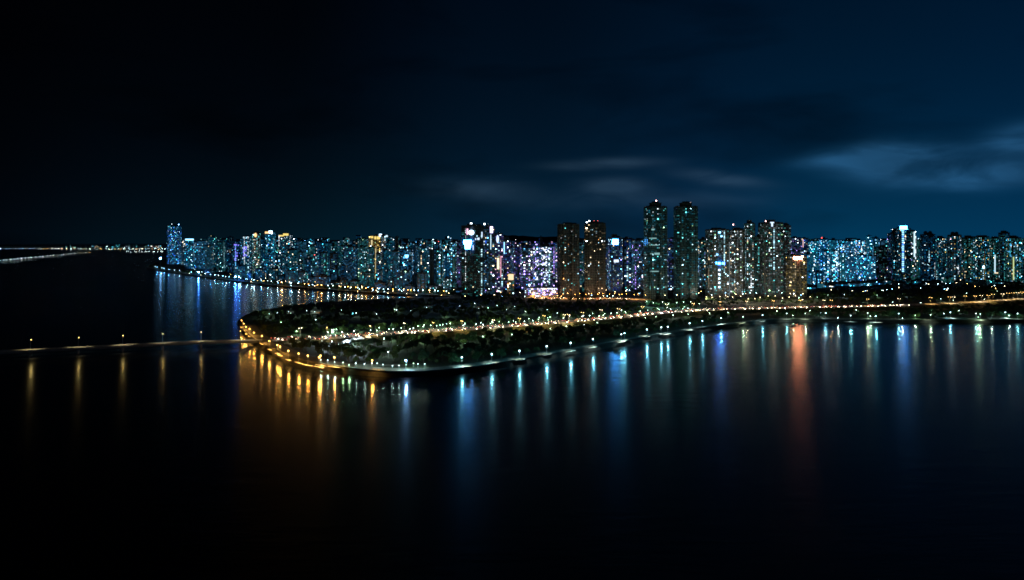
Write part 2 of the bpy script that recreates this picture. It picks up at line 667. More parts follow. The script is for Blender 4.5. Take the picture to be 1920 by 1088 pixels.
# ------------------------------------------------------------------ lamps
def lamp_proto(kind, color, hgt, r, L, power=0.0, spot=0.0, sample='NONE', tint=None, stint=None):
    """kind: globe / arm / twin.  power: the lamp's own light; spot: extra downward light, added to make the ground pools."""
    e = glow(f'lamp glow {color} {L}', LAMPC[color], L, sample)
    p = MB()
    p.rod((0, 0, 0), (0, 0, .9), .26, .24, 6)
    p.rod((0, 0, .9), (0, 0, hgt - r * .6), .15, .10, 6)
    c = MB()
    heads, lights = [], []
    if kind == 'globe':
        h = MB()
        h.ball((0, 0, hgt), r, 6, 4)
        c.rod((0, 0, hgt + r * .98), (0, 0, hgt + r * 1.25), r * .7, .05, 6)
        heads.append(h)
        pos = [(.35, 0, hgt - r - .3)]
    else:
        pos = []
        for sx in ((1,) if kind == 'arm' else (1, -1)):
            p.rod((0, 0, hgt - .5), (sx * 2.2, 0, hgt + .1), .09, .07, 5)
            h = MB()
            h.ball((sx * 2.2, 0, hgt - .12), r, 6, 4, sz=.7)
            heads.append(h)
            c.box(sx * 2.2 - r, -r * .7, hgt + r * .72, sx * 2.2 + r, r * .7, hgt + r * .72 + .12)
            pos.append((sx * 2.2, 0, hgt - .12 - r))
    parts = [('pole', p.mesh('pole', [M['steel']])), ('lamp_cap', c.mesh('lamp_cap', [M['steel']]))]
    parts += [('lamp_head', q.mesh('lamp_head', [e])) for q in heads]
    for kind_, pw in (('POINT', power), ('SPOT', spot)):
        if pw:
            ld = bpy.data.lights.new('lamp_light', kind_)
            ld.color = (stint or LAMPC[color]) if kind_ == 'SPOT' else (tint or LAMPC[color])
            ld.energy = pw / len(pos)
            ld.shadow_soft_size = .3
            if kind_ == 'SPOT':
                ld.spot_size, ld.spot_blend = math.radians(112 if hgt > 12 else 122), .5
            lights += [(ld, q) for q in pos]
    return parts, lights


def put_lamp(proto, x, y, z, rz=0.0, name='street_lamp'):
    r = empty(name, (x, y, z), rz)
    for n_, me in proto[0]:
        link(n_, me, r)
    for ld, q in proto[1]:
        link('lamp_light', ld, r, q)
    return r


# bridge on the left
b0, b1 = P(57, 657, 6.0), P(378, 641, 6.0)
d = Vector((b1[0] - b0[0], b1[1] - b0[1])).normalized()
bs = (b0[0] - d.x * 330, b0[1] - d.y * 330)
be = P(499, 637, 5.0)
bridge_line = resample([bs, b0, b1, be], 6.0)
bz = [6.0 - max(0, (i - len(bridge_line) + 12)) / 12 * 1.9 for i in range(len(bridge_line))]
br = empty('bridge', (0, 0, 0))
tag(br, 'long low concrete road bridge crossing the dark water to the promontory', 'bridge')
mb = MB()
rail(mb, bridge_line, -4.5, 4.5, [z - 1.7 for z in bz], bz)
ribbon(mb, bridge_line, 4.5, -4.5, [z - 1.7 for z in bz])
mb.build('deck', M['concrete'], br)
mb = MB()
ribbon(mb, bridge_line, -3.6, 3.6, [z + .03 for z in bz])
mb.build('roadway', M['asphalt'], br)
for s in (-1, 1):
    mb = MB()
    rail(mb, bridge_line, s * 4.2 - .15, s * 4.2 + .15, bz, [z + .9 for z in bz])
    mb.build('parapet', M['kerb'], br)
pier_px = [57, 147, 231, 304, 378, 450]
ang = math.atan2(d.y, d.x)
for px in pier_px:
    (x, y), _ = along(bridge_line, px)
    mb = MB()
    c, s = math.cos(ang), math.sin(ang)
    for t in (-2.6, 2.6):
        mb.rod((x - s * t, y + c * t, -1.5), (x - s * t, y + c * t, 4.3), 1.0, .9, 8)
    mb.rod((x + s * 4, y - c * 4, 3.7), (x - s * 4, y + c * 4, 3.7), .75, .75, 6)
    mb.build('pier', M['concrete'], br)

G_BR = lamp_proto('arm', 'amber', 10.0, .45, 12, 560, 13000, tint=(1, .74, .24), stint=(1, .84, .45))
for k, px in enumerate(pier_px):
    (x, y), t = along(bridge_line, px)
    o = put_lamp(G_BR, x, y, 6.0 if k < 5 else 5.2, ang + 1.57, 'bridge_lamp')
    tag(o, f'amber lamp on a tall pole on the bridge, {nth(6 - k)} from the promontory', 'street lamp', 'lamps along the bridge')

# promenade lamps, orange part: explicit head positions in the photo
ORANGE = [(453, 601), (457, 607), (461, 613), (468, 617), (476, 624), (491, 630), (505, 640), (520, 647), (525, 650), (541, 658), (560, 663), (577, 667), (598, 670), (627, 670), (601, 667), (698, 676)]
WHITE = [(866, 670), (922, 664), (974, 658), (1025, 649), (1070, 643), (1112, 636), (1165, 627), (1171, 625), (1213, 618), (1240, 614), (1252, 613), (1293, 606), (1317, 602), (1352, 597),
         (1393, 594), (1430, 591), (1475, 588), (1510, 588), (1548, 587), (1595, 592), (1627, 587), (1642, 593), (1685, 588), (1745, 590), (1782, 586), (1830, 588), (1838, 589), (1885, 586), (1908, 588)]
G_OR = lamp_proto('globe', 'orange', 8.5, .45, 22, 2700, 19000, stint=(1, .50, .10))
G_WH = lamp_proto('globe', 'white', 8.0, .42, 18, 4200, 13000, tint=(.16, .74, 1.0), stint=(.78, 1, .86))
G_WH2 = lamp_proto('globe', 'cool', 8.0, .40, 12, 2600, 13000, tint=(.22, .88, .95), stint=(.8, 1, .8))
G_GRN = lamp_proto('globe', 'green', 8.0, .38, 10, 2200, 12000, tint=(.55, 1.0, .6), stint=(.85, 1, .7))
G_BL = lamp_proto('globe', 'blue', 8.5, .75, 26, 9000, 6000, tint=(.2, .52, 1), stint=(.9, .95, 1))
LAMPS = []          # (x, y, short name) for tree labels
for k, (px, py) in enumerate(sorted(ORANGE, key=lambda q: q[0])):
    x, y = P(px, py, LAND + 8.5)
    o = put_lamp(G_OR, x, y, LAND, 0, 'promenade_lamp')
    tag(o, f'orange globe lamp on the promenade around the tip, {nth(k + 1)} counting from the far end', 'street lamp', 'orange lamps round the promontory tip')
    LAMPS.append((x, y, f'the {nth(k + 1)} orange lamp'))
x, y = P(761, 676, LAND + 8.5)
o = put_lamp(G_BL, x, y, LAND, 0, 'promenade_lamp')
tag(o, 'bright blue-white globe lamp on the promenade where orange lamps give way to white', 'street lamp')
LAMPS.append((x, y, 'the blue-white lamp'))
for k, (px, py) in enumerate(WHITE):
    x, y = P(px, py, LAND + 8.0)
    o = put_lamp(G_WH if k < 14 or k % 3 == 0 else (G_WH2 if k % 3 == 1 else G_GRN), x, y, LAND, 0, 'promenade_lamp')
    tag(o, f'cool white globe lamp on the promenade, {nth(k + 1)} after the blue-white lamp', 'street lamp', 'white lamps along the promenade')
    LAMPS.append((x, y, f'the {nth(k + 1)} white lamp'))

def pad(x, y, t, a, b):  # pad under a lamp; its pale ellipse paints the pool of light
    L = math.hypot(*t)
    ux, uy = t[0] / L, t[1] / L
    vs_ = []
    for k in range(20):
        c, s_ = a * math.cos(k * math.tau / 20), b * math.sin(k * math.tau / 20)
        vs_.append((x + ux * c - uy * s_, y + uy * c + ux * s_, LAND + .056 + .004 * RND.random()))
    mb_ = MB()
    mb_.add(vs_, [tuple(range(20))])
    o_ = mb_.build('light_pool_pad', M['paving'])
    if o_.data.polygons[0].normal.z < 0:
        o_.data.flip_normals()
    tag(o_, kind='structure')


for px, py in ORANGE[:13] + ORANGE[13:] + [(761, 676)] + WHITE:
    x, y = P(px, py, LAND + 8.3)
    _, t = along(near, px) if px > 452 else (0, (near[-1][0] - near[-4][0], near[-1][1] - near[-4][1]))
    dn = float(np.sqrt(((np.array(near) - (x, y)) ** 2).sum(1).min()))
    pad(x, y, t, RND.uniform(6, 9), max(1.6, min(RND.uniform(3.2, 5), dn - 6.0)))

# highway lamps
HW = [(563, 615), (613, 614), (694, 611), (758, 606), (812, 605), (866, 602), (925, 600), (974, 597), (1020, 592), (1058, 590), (1066, 590), (1092, 586), (1127, 581), (1160, 579), (1205, 575), (1250, 571),
      (1300, 569), (1350, 566), (1400, 565), (1450, 564), (1500, 563), (1545, 563), (1559, 563), (1627, 561), (1686, 560), (1745, 558), (1780, 557), (1788, 557), (1810, 555), (1829, 555), (1840, 554), (1853, 554),
      (1862, 552), (1880, 551), (1890, 550), (1899, 549), (1908, 549), (1916, 548)]
G_HW = lamp_proto('twin', 'amber', 14.0, .36, 14, 4000, 42000)
G_HW2 = lamp_proto('twin', 'warm', 14.0, .36, 14, 4000, 42000)
HWL = []
for k, (px, py) in enumerate(HW):
    q_, t = along(road, px)
    x, y = P(px, py, RZ + 11)
    o = put_lamp(G_HW if k % 3 else G_HW2, x, y, RZ - 3, math.atan2(t[1], t[0]) + 1.57, 'highway_lamp')
    tag(o, f'amber twin-arm lamp beside the highway, {nth(k + 1)} counting from the bridge end', 'street lamp', 'twin-arm lamps along the highway')
    HWL.append((x, y))

# low white lamps among the trees on the far verge of the highway and behind the promenade
G_PK = lamp_proto('globe', 'green', 4.2, .30, 14, 3000, tint=(.55, 1, .55))
G_PKW = lamp_proto('globe', 'cool', 4.2, .32, 18, 2400, tint=(.66, 1, .85))
G_CP = lamp_proto('globe', 'cool', 4.4, .34, 22, 8000, tint=(.72, .95, 1))
G_PLW = lamp_proto('globe', 'cool', 3.0, .28, 12, 1000, tint=(.6, 1, .85))
G_PLG = lamp_proto('globe', 'green', 3.0, .28, 10, 1000, tint=(.5, 1, .5))
k = 0
for px in list(range(548, 1330, 9)):
    (q, t) = along(road, px)
    if RND.random() < .18:
        continue
    L = math.hypot(*t)
    nx, ny = -t[1] / L, t[0] / L
    dd = RND.uniform(27, 60)
    k += 1
    o = put_lamp(G_PK if RND.random() < .55 else G_PKW, q[0] + nx * dd, q[1] + ny * dd, LAND, name='park_lamp')
    tag(o, f'low lamp among trees on the far highway verge, {nth(k)} from the bridge', 'park lamp', 'low lamps along the far highway verge')
k = 0
for px in range(604, 800, 13):
    x, y = P(px + RND.uniform(-3, 3), 684.5 + RND.uniform(-4.5, 1.5) - max(0, 650 - px) * .16, LAND + 3)
    k += 1
    o = put_lamp(G_PLW if RND.random() < .6 else G_PLG, x, y, LAND, name='park_lamp')
    tag(o, f'low white lamp under trees behind the promenade, {nth(k)} counting from the tip', 'park lamp', 'low lamps behind the promenade')
spots = [(603, 641), (612, 645), (622, 642), (634, 647), (645, 644), (652, 641), (672, 637), (684, 638), (662, 652), (671, 658), (616, 650), (628, 651),
         (745, 650), (770, 640), (788, 637), (720, 636), (735, 633), (705, 662), (728, 661), (858, 641), (872, 645), (880, 636), (845, 634), (905, 632), (935, 626), (960, 628), (990, 622),
         (1010, 620), (1032, 617), (1062, 613), (1095, 610), (1120, 606), (1150, 604), (1185, 600), (1210, 597), (1230, 595), (1262, 592), (1290, 590), (1330, 588), (1365, 587)]
for k, (px, py) in enumerate(spots):
    x, y = P(px, py, LAND + 3.6)
    o = put_lamp(G_CP if k < 12 else G_PKW if k % 3 == 0 else G_PK, x, y, LAND, name='park_lamp')
    tag(o, (f'low white lamp lighting the car park, {nth(k + 1)} counting from the bridge' if k < 12 else
            f'low lamp in the wood before the highway, {nth(k - 11)} after the car park'), 'park lamp', 'low lamps in the peninsula wood')
spots = [(497, 587), (505, 590), (520, 588), (541, 586), (545, 587), (575, 584), (590, 586), (592, 601), (527, 604), (640, 583), (668, 588), (706, 590), (740, 580), (770, 584), (804, 572), (800, 578), (835, 588), (862, 575),
         (890, 570), (897, 580), (915, 577), (932, 574), (950, 582), (965, 576), (985, 584), (1004, 578), (1026, 582), (1045, 588)]
G_PW2 = lamp_proto('globe', 'cool', 5.5, .32, 9, 1800, tint=(.7, 1, .85))
for k, (px, py) in enumerate(spots):
    x, y = P(px, py, LAND + 4.5)
    o = put_lamp(G_PW2 if k % 4 else G_PK, x, y, LAND, name='park_lamp')
    tag(o, f'small pale lamp in the dark park beyond the highway, {nth(k + 1)} from the tip', 'park lamp', 'small lamps in the dark park')

rk = random.Random(31)
for k in range(34):
    px = 1440 + k * 14.5 + rk.uniform(-6, 6)
    py = rk.uniform(581, 597) if k % 2 else rk.uniform(549, 570) - max(0, px - 1700) * .03
    x, y = P(px, py, LAND + 4.2)
    o = put_lamp(G_PK if rk.random() < .6 else G_PKW, x, y, LAND, name='park_lamp')
    tag(o, f'low lamp among trees {"before" if k % 2 else "behind"} the highway past the red sign, {nth(k // 2 + 1)} after it', 'park lamp', 'low lamps beside the far highway stretch')

# amber street at the tower feet
G_AM = lamp_proto('arm', 'orange', 9.0, .5, 22, 4000, 42000, tint=(1, .58, .30), stint=(1, .42, .1))
k = 0
for px in range(1000, 1212, 11):
    q, t = along(street, px)
    k += 1
    o = put_lamp(G_AM, q[0], q[1] + (9 if k % 2 else -9), LAND, 1.57)
    tag(o, f'orange lamp on the street below the amber-footed pair, {nth(k)} in its line', 'street lamp', 'orange lamps on the tower street')
G_TW = lamp_proto('arm', 'warm', 9.0, .5, 18, 11000, tint=(1, .86, .62))
k = 0
for px in range(1325, 1522, 13):
    x, y = P(px + RND.uniform(-3, 3), 556 + RND.uniform(-1.5, 7), LAND + 9)
    k += 1
    o = put_lamp(G_TW, x, y, LAND, 1.57)
    tag(o, f'warm white lamp at the foot of the white-crowned tower group, {nth(k)} in its line', 'street lamp', 'warm lamps below the white-crowned group')
G_TT = lamp_proto('arm', 'green', 9.0, .5, 14, 7500, tint=(.4, 1, .9))
k = 0
for px in range(1212, 1322, 14):
    x, y = P(px + RND.uniform(-3, 3), 566 + RND.uniform(-1.5, 4), LAND + 9)
    k += 1
    o = put_lamp(G_TT, x, y, LAND, 1.57)
    tag(o, f'greenish lamp at the foot of the tallest twin towers, {nth(k)} in its line', 'street lamp', 'greenish lamps below the twin towers')

# far-shore promenade lamps
G_FS = {c: lamp_proto('globe', c, 8.0, .6, L, pw, tint=t) for c, L, pw, t in (('white', 18, 3600, (.35, .75, 1)), ('sky', 26, 5200, (.06, .42, 1)), ('orange', 20, 4600, (1, .45, .1)), ('cool', 10, 2000, (.3, .85, 1)),
        ('warm', 15, 2600, (1, .7, .35)))}
G_FB = lamp_proto('globe', 'sky', 9.0, 1.3, 60, 60000, tint=(.03, .2, 1))
fs_line = offset(farl, 9.0)
k = 0
px = 288.0
while px < 838:
    q, t = along(fs_line, px)
    zone = (px - 288) / 550
    r = RND.random()
    c = ('sky' if r < .35 else 'white' if r < .8 else 'cool') if zone < .4 else ('orange' if r < .38 else 'warm' if r < .5 else 'white' if r < .85 else 'sky')
    k += 1
    o = put_lamp(G_FS[c], q[0], q[1] + RND.uniform(0, 12), LAND, 0, 'promenade_lamp')
    tag(o, f'{dict(white="white", sky="blue", orange="orange", cool="pale", warm="warm")[c]} lamp on the far shore promenade, {nth(k)} counting from its lone tower', 'street lamp', 'lamps along the far shore')
    px += RND.uniform(5, 13)
for k, px in enumerate((434, 442, 366)):
    q, t = along(fs_line, px)
    o = put_lamp(G_FB, q[0], q[1] + 25, LAND, 0, 'promenade_lamp')
    tag(o, f'big blazing blue lamp on the far shore, {nth(k + 1)} of the big blue ones', 'street lamp', 'big blue lamps on the far shore')

# floodlight on the far tip
fx, fy = P(301, 500, LAND)
fl = empty('floodlight_mast', (fx, fy, LAND))
tag(fl, 'tall mast with one dazzling white floodlight beside the lone shore tower', 'floodlight')
mb = MB()
mb.rod((0, 0, 0), (0, 0, 35), .9, .5, 8)
mb.build('pole', M['steel'], fl)
mb = MB()
mb.ball((0, -1, 36.5), 4.2, 10, 6, sz=.8)
mb.build('lamp_head', glow('floodlight', (.22, .55, 1), 34, 'FRONT'), fl)

# ------------------------------------------------------------------ buildings
def fp_rect(w_, d_):
    return [(-w_ / 2, -d_ / 2), (w_ / 2, -d_ / 2), (w_ / 2, d_ / 2), (-w_ / 2, d_ / 2)]


def fp_oct(w_, d_, c=.22):
    a, b = w_ / 2, d_ / 2
    x, y = a * (1 - 2 * c), b * (1 - 2 * c)
    return [(-x, -b), (x, -b), (a, -y), (a, y), (x, b), (-x, b), (-a, y), (-a, -y)]


def fp_cross(w_, d_, c=.2):
    a, b = w_ / 2, d_ / 2
    x, y = a * (1 - 2 * c), b * (1 - 2 * c)
    return [(-x, -b), (x, -b), (x, -y), (a, -y), (a, y), (x, y), (x, b), (-x, b), (-x, y), (-a, y), (-a, -y), (-x, -y)]


def fp_notch(w_, d_, c=.16):
    """Slab with a recessed bay in the middle of both long sides and stepped corners."""
    a, b = w_ / 2, d_ / 2
    e, g, q = a * .22, b * .35, a * .72
    h = b * .8
    return [(-q, -b), (-e, -b), (-e, -b + g), (e, -b + g), (e, -b), (q, -b), (q, -h), (a, -h), (a, h), (q, h), (q, b), (e, b), (e, b - g), (-e, b - g), (-e, b), (-q, b), (-q, h), (-a, h), (-a, -h), (-q, -h)]


FP = dict(rect=fp_rect, oct=fp_oct, cross=fp_cross, notch=fp_notch)


def grow(poly, d_):
    cx = sum(p[0] for p in poly) / len(poly)
    n_ = len(poly)
    out = []
    for i in range(n_):
        a, b, c = poly[i - 1], poly[i], poly[(i + 1) % n_]
        u = Vector((b[0] - a[0], b[1] - a[1])).normalized()
        v = Vector((c[0] - b[0], c[1] - b[1])).normalized()
        out.append((b[0] + d_ * (u.y + v.y), b[1] - d_ * (u.x + v.x)))
    return out


GLOWH = dict(left=['teal', 'cyan', 'azure', 'sky', 'azure'], blue=['azure', 'azure', 'sky', 'cyan'], mid=['violet', 'deep', 'sky', 'sky'], warm=['warm', 'amber', 'teal'], mix=['sky', 'deep', 'teal', 'teal'],
            teal=['teal', 'teal', 'cyan'], pale=['teal', 'ice', 'white'], right=['cyan', 'teal', 'azure', 'teal'], gold=['gold', 'warm', 'green'])  # hues of the dim panes that paint the hazy glow between lit windows
PICK = {k: ([h for h, _ in v], [q for _, q in v]) for k, v in PAL.items()}


def window_list(poly, hgt, rz, cx, cy, pal, lit, rnd, fh=3.2, bay=3.0, z0=4.5, cols=0.08, bright=1.0, dim=.5, top_clear=0, ww=.62, wh=1.6):
    """Lit windows of a block, plus dim panes added as city glow: (centre, angle, width, height, hue, level)."""
    out = []
    hs, ws = PICK[pal]
    n_ = len(poly)
    tc_ = Vector((-cx, -cy)).normalized()
    nf = int((hgt - z0 - top_clear) / fh)
    fam = rnd.choices(hs, ws, k=4)
    dimh = [rnd.choice(GLOWH[pal]) for _ in range(2)]
    for i in range(n_):
        a, b = poly[i], poly[(i + 1) % n_]
        dx, dy = b[0] - a[0], b[1] - a[1]
        L = math.hypot(dx, dy)
        nb = int(L / bay)
        if nb < 1:
            continue
        nx, ny = dy / L, -dx / L
        wn = Vector((nx * math.cos(rz) - ny * math.sin(rz), nx * math.sin(rz) + ny * math.cos(rz)))
        if wn.dot(tc_) < -.25:
            continue
        ang_ = math.atan2(dy, dx)
        for j in range(nb):
            t = (j + .5) / nb
            px_, py_ = a[0] + dx * t + nx * .07, a[1] + dy * t + ny * .07
            core = rnd.random() < cols
            hue_c = rnd.choice(fam)
            cf = rnd.uniform(.35, 1.5)
            f0 = rnd.uniform(-.3, .6) * nf
            f1 = f0 + rnd.uniform(.2, .9) * nf
            for f in range(nf):
                r = rnd.random()
                wq = ww
                if core and f0 < f < f1 and r < .8:
                    h, l = hue_c, (2 if r < .5 else 3)
                elif r < lit * cf:
                    h = rnd.choice(fam) if rnd.random() < .5 else rnd.choices(hs, ws)[0]
                    q = rnd.random() / bright
                    l = 4 if q < .13 else 3 if q < .46 else 2 if q < .8 else 1
                    wq = ww * rnd.uniform(.6, 1.0)
                elif r < lit * cf + dim:
                    h, l = rnd.choice(dimh), (1 if rnd.random() < (.75 if pal == 'blue' else .2 * bright) else 0)
                    wq = .85  # dim filler pane, added for the city's glow
                else:
                    continue
                out.append((px_, py_, z0 + f * fh + 1.0, ang_, L / nb * wq, wh, h, l))
    return out


def windows_mesh(name, ws_):
    keys = sorted({(q[6], q[7]) for q in ws_})
    idx = {k: i for i, k in enumerate(keys)}
    nn = len(ws_)
    if not nn:
        return None
    A = np.array([q[:6] for q in ws_])
    ca, sa = np.cos(A[:, 3]), np.sin(A[:, 3])
    hw = A[:, 4] / 2
    V = np.zeros((nn, 4, 3))
    for k, (sx, dz) in enumerate(((-1, 0), (1, 0), (1, 1), (-1, 1))):
        V[:, k, 0] = A[:, 0] + sx * hw * ca
        V[:, k, 1] = A[:, 1] + sx * hw * sa
        V[:, k, 2] = A[:, 2] + dz * A[:, 5]
    me = bpy.data.meshes.new(name)
    me.vertices.add(nn * 4)
    me.vertices.foreach_set('co', V.ravel())
    me.loops.add(nn * 4)
    me.loops.foreach_set('vertex_index', np.arange(nn * 4, dtype=np.int32))
    me.polygons.add(nn)
    me.polygons.foreach_set('loop_start', np.arange(0, nn * 4, 4, dtype=np.int32))
    for h, l in keys:
        me.materials.append(wmat(h, l))
    me.polygons.foreach_set('material_index', np.array([idx[(q[6], q[7])] for q in ws_], dtype=np.int32))
    me.update()
    me.validate()
    return me


_pane = {}


def pane_mesh(h, l, w_, hh):
    key = (h, l, round(w_, 1), round(hh, 1))
    if key not in _pane:
        mb_ = MB()
        mb_.add([(-w_ / 2, 0, 0), (w_ / 2, 0, 0), (w_ / 2, 0, hh), (-w_ / 2, 0, hh)], [(0, 1, 2, 3)])
        _pane[key] = mb_.mesh('window', [wmat(h, l)])
    return _pane[key]


def roof_parts(poly, hgt, rnd, style, root):
    """Parapet slab as the roof, with plant rooms and antenna standing on it as its own pieces."""
    w_ = max(p[0] for p in poly)
    d_ = max(p[1] for p in poly)
    slab, plant, plant2, mast = MB(), MB(), None, None
    slab.prism(grow(poly, .25), hgt, hgt + 1.3)
    t = hgt + 1.3
    if style == 'crown':
        plant.box(-w_ * .5, -d_ * .5, t, w_ * .5, d_ * .5, hgt + 7.5)
        plant.box(-w_ * .56, -d_ * .56, hgt + 7.5, w_ * .56, d_ * .56, hgt + 8.3)
        plant.box(-w_ * .3, -d_ * .3, hgt + 8.3, w_ * .3, d_ * .3, hgt + 11)
        mast = MB().rod((w_ * .1, 0, hgt + 11), (w_ * .1, 0, hgt + 15), .3, .12, 5)
        for sx in (-1, 1):
            slab.box(sx * w_ * .82 - 1.5, -d_ * .5, t, sx * w_ * .82 + 1.5, d_ * .5, hgt + 2.6)
    elif style == 'plant':
        plant.box(-w_ * .5, -d_ * .45, t, w_ * .3, d_ * .45, hgt + rnd.uniform(4, 8))
        plant2 = MB().box(w_ * .36, -d_ * .3, t, w_ * .8, d_ * .4, hgt + rnd.uniform(2.5, 4.5))
        mast = MB().rod((-w_ * .1, 0, hgt + 3), (-w_ * .1, 0, hgt + rnd.uniform(10, 15)), .25, .1, 5)
    else:
        x = rnd.uniform(-.3, .3) * w_
        plant.box(x - w_ * .3, -d_ * .35, t, x + w_ * .3, d_ * .35, hgt + rnd.uniform(3, 6))
        if rnd.random() < .4:
            mast = MB().rod((x, 0, hgt + 2), (x, 0, hgt + rnd.uniform(7, 12)), .3, .1, 4)
    r_ = slab.build('roof', M['roofing'], root)
    for q, n_ in ((plant, 'plant_room'), (plant2, 'plant_room'), (mast, 'antenna')):
        if q:
            q.build(n_, M['roofing' if n_ == 'plant_room' else 'steel'], r_)


def geom(x0, x1, ytop, ybase):
    Y = (H - LAND) * F / (ybase - HY)
    return ((x0 + x1) / 2 - 960) / F * Y, Y, (x1 - x0) / F * Y, H - (ytop - HY) / F * Y - LAND


PXM = lambda Y: Y / F


def building(name, x0, x1, ytop, ybase, fp='rect', pal='left', lit=.14, wall=0, roof='plain', seed=0, singles=0, slabs=False, depth=1.0, rz=None, **kw):
    rnd = random.Random(seed * 7 + 3)
    X, Y, W, hgt = geom(x0, x1, ytop, ybase)
    if roof == 'crown':
        hgt -= 11
    rz = rnd.uniform(-.35, .35) if rz is None else rz
    D = W * depth
    # keep the outline's width in the picture when it is turned
    k = abs(math.cos(rz)) + (abs(math.sin(rz)) * depth if fp == 'rect' else abs(math.sin(rz)) * .45)
    W, D = W / k, D / k
    poly = FP[fp](W, D)
    root = empty(name, (X, Y + D / 2, LAND), rz)
    mb_ = MB()
    mb_.prism(poly, -1, hgt)
    if slabs:
        ring = grow(poly, .28)
        z = 4.2
        while z < hgt - 1:
            mb_.prism(ring, z, z + .45, bottom=True)
            z += 3.2
        for i in range(len(poly)):
            a, b = poly[i], poly[(i + 1) % len(poly)]
            L = math.hypot(b[0] - a[0], b[1] - a[1])
            if L < 5:
                continue
            ux, uy = (b[0] - a[0]) / L, (b[1] - a[1]) / L
            t = rnd.uniform(.3, 2.5)
            while t < L - 1.2:
                wd, dp = rnd.uniform(.7, 1.5), rnd.uniform(.7, 1.3)
                q = [(a[0] + ux * t, a[1] + uy * t), (a[0] + ux * t + uy * dp, a[1] + uy * t - ux * dp),
                     (a[0] + ux * (t + wd) + uy * dp, a[1] + uy * (t + wd) - ux * dp), (a[0] + ux * (t + wd), a[1] + uy * (t + wd))]
                mb_.prism(q, -1, hgt - rnd.choice([.5, .5, .5, .5, 5]))
                t += rnd.uniform(4.5, 9)
    mb_.build('wall', WALL[wall], root)
    roof_parts(poly, hgt, rnd, roof, root)
    ws_ = window_list(poly, hgt, rz, X, Y, pal, lit, rnd, **kw)
    if singles and ws_:
        ws_.sort(key=lambda q: -q[7] - (.3 if q[6] in ('white', 'ice', 'warm') else 0))
        one, ws_ = ws_[:singles], ws_[singles:]
        for q in one:
            link('window', pane_mesh(q[6], q[7], q[4], q[5]), root, q[:3], q[3])
    me = windows_mesh('window', ws_)
    if me:
        tag(link('window', me, root), kind='stuff')
    root['_g'] = [X, Y, W, D, hgt]
    return root, (X, Y, W, D, hgt, rz)


def front_panel(root, g, name, px0, px1, py0, py1, mat, shape='rect', out=.6, thick=.4):
    """A sign or screen on the front of a building, at its place in the photo."""
    X, Y, W, D, hgt, rz = g
    s = Y / F
    cx0, cx1 = ((px0 - 960) * s - X), ((px1 - 960) * s - X)
    z0, z1 = H - (py1 - HY) * s - LAND, H - (py0 - HY) * s - LAND
    yy = -D / 2 - out
    mb_ = MB()
    if shape == 'rect':
        mb_.box(cx0, yy - thick, z0, cx1, yy, z1)
    elif shape == 'cup':
        m_x, q = (cx0 + cx1) / 2, (cx1 - cx0) / 2
        prof = [(-.62, 0), (.62, 0), (.8, .4), (1, .6), (1, 1), (-1, 1), (-1, .6), (-.7, .45)]
        vs_ = [(m_x + a * q, yy - thick, z0 + b * (z1 - z0)) for a, b in prof] + [(m_x + a * q, yy, z0 + b * (z1 - z0)) for a, b in prof]
        n_ = len(prof)
        mb_.add(vs_, [tuple(range(n_)), tuple(range(2 * n_ - 1, n_ - 1, -1))] + [(i, n_ + i, n_ + (i + 1) % n_, (i + 1) % n_) for i in range(n_)])
    elif shape == 'disc':
        m_x, m_z, rx, rz_ = (cx0 + cx1) / 2, (z0 + z1) / 2, (cx1 - cx0) / 2, (z1 - z0) / 2
        n_ = 12
        vs_ = [(m_x + rx * math.cos(t * math.tau / n_), yy - dd, m_z + rz_ * math.sin(t * math.tau / n_)) for dd in (thick, 0) for t in range(n_)]
        mb_.add(vs_, [tuple(range(n_)), tuple(range(2 * n_ - 1, n_ - 1, -1))] + [(i, n_ + i, n_ + (i + 1) % n_, (i + 1) % n_) for i in range(n_)])
    return mb_.build(name, mat, root)


def beacon(root, g, px, py, mat, r=1.0):
    X, Y, W, D, hgt, rz = g
    s = Y / F
    mb_ = MB()
    z = H - (py - HY) * s - LAND
    x = (px - 960) * s - X
    mb_.rod((x, 0, z - 4), (x, 0, z - r), .15, .15, 4, 1)
    mb_.ball((x, 0, z), r, 6, 4)
    return mb_.build('beacon', [mat, M['steel']], root)


E = lambda n_, h, s, smp='FRONT': glow(n_, h if isinstance(h, tuple) else HUE[h], s, smp)
RED = E('red beacon', (1, .10, .08), 14, 'NONE')
REDW = E('pink beacon', (1, .5, .5), 14, 'NONE')
BWHITE = E('white roof light', (.75, .88, 1), 14, 'NONE')
BBLUE = E('blue roof light', (.2, .5, 1), 22, 'NONE')
S_WHITE = E('white screen', (.55, .80, 1), 5, 'NONE')
S_BLUE = E('blue white screen', (.05, .36, 1), 60)
S_RED = E('red sign', (1, .33, .17), 62)
S_CAP = E('white cap light', (.05, .30, 1), 26)
S_DEEP = E('deep blue light', (.02, .16, 1), 60)
S_GOLD = E('gold crown light', (1, .74, .2), 1.1, 'NONE')
S_AMB = E('amber crown light', (1, .6, .25), 1.6, 'NONE')
S_VIO = E('violet neon', (.22, .2, 1), 1.6, 'NONE')
S_STRIP = E('pale light strip', (.6, .85, 1), 1.3, 'NONE')
S_STRIPB = E('blue light strip', (.3, .68, 1), 2.2, 'NONE')
S_MALL = E('violet white mall light', (.6, .6, 1), 2.6, 'NONE')
S_LED = E('led facade', (.6, .76, 1), 1.6, 'NONE')
S_WARM = E('warm shop light', (1, .72, .4), 3, 'NONE')

TOWERS = []


def tower(name, label, cat, *a, group=None, **k):
    root, g = building(name, *a, **k)
    tag(root, label, cat, group)
    TOWERS.append((a[0], a[1], a[3]))
    return root, g


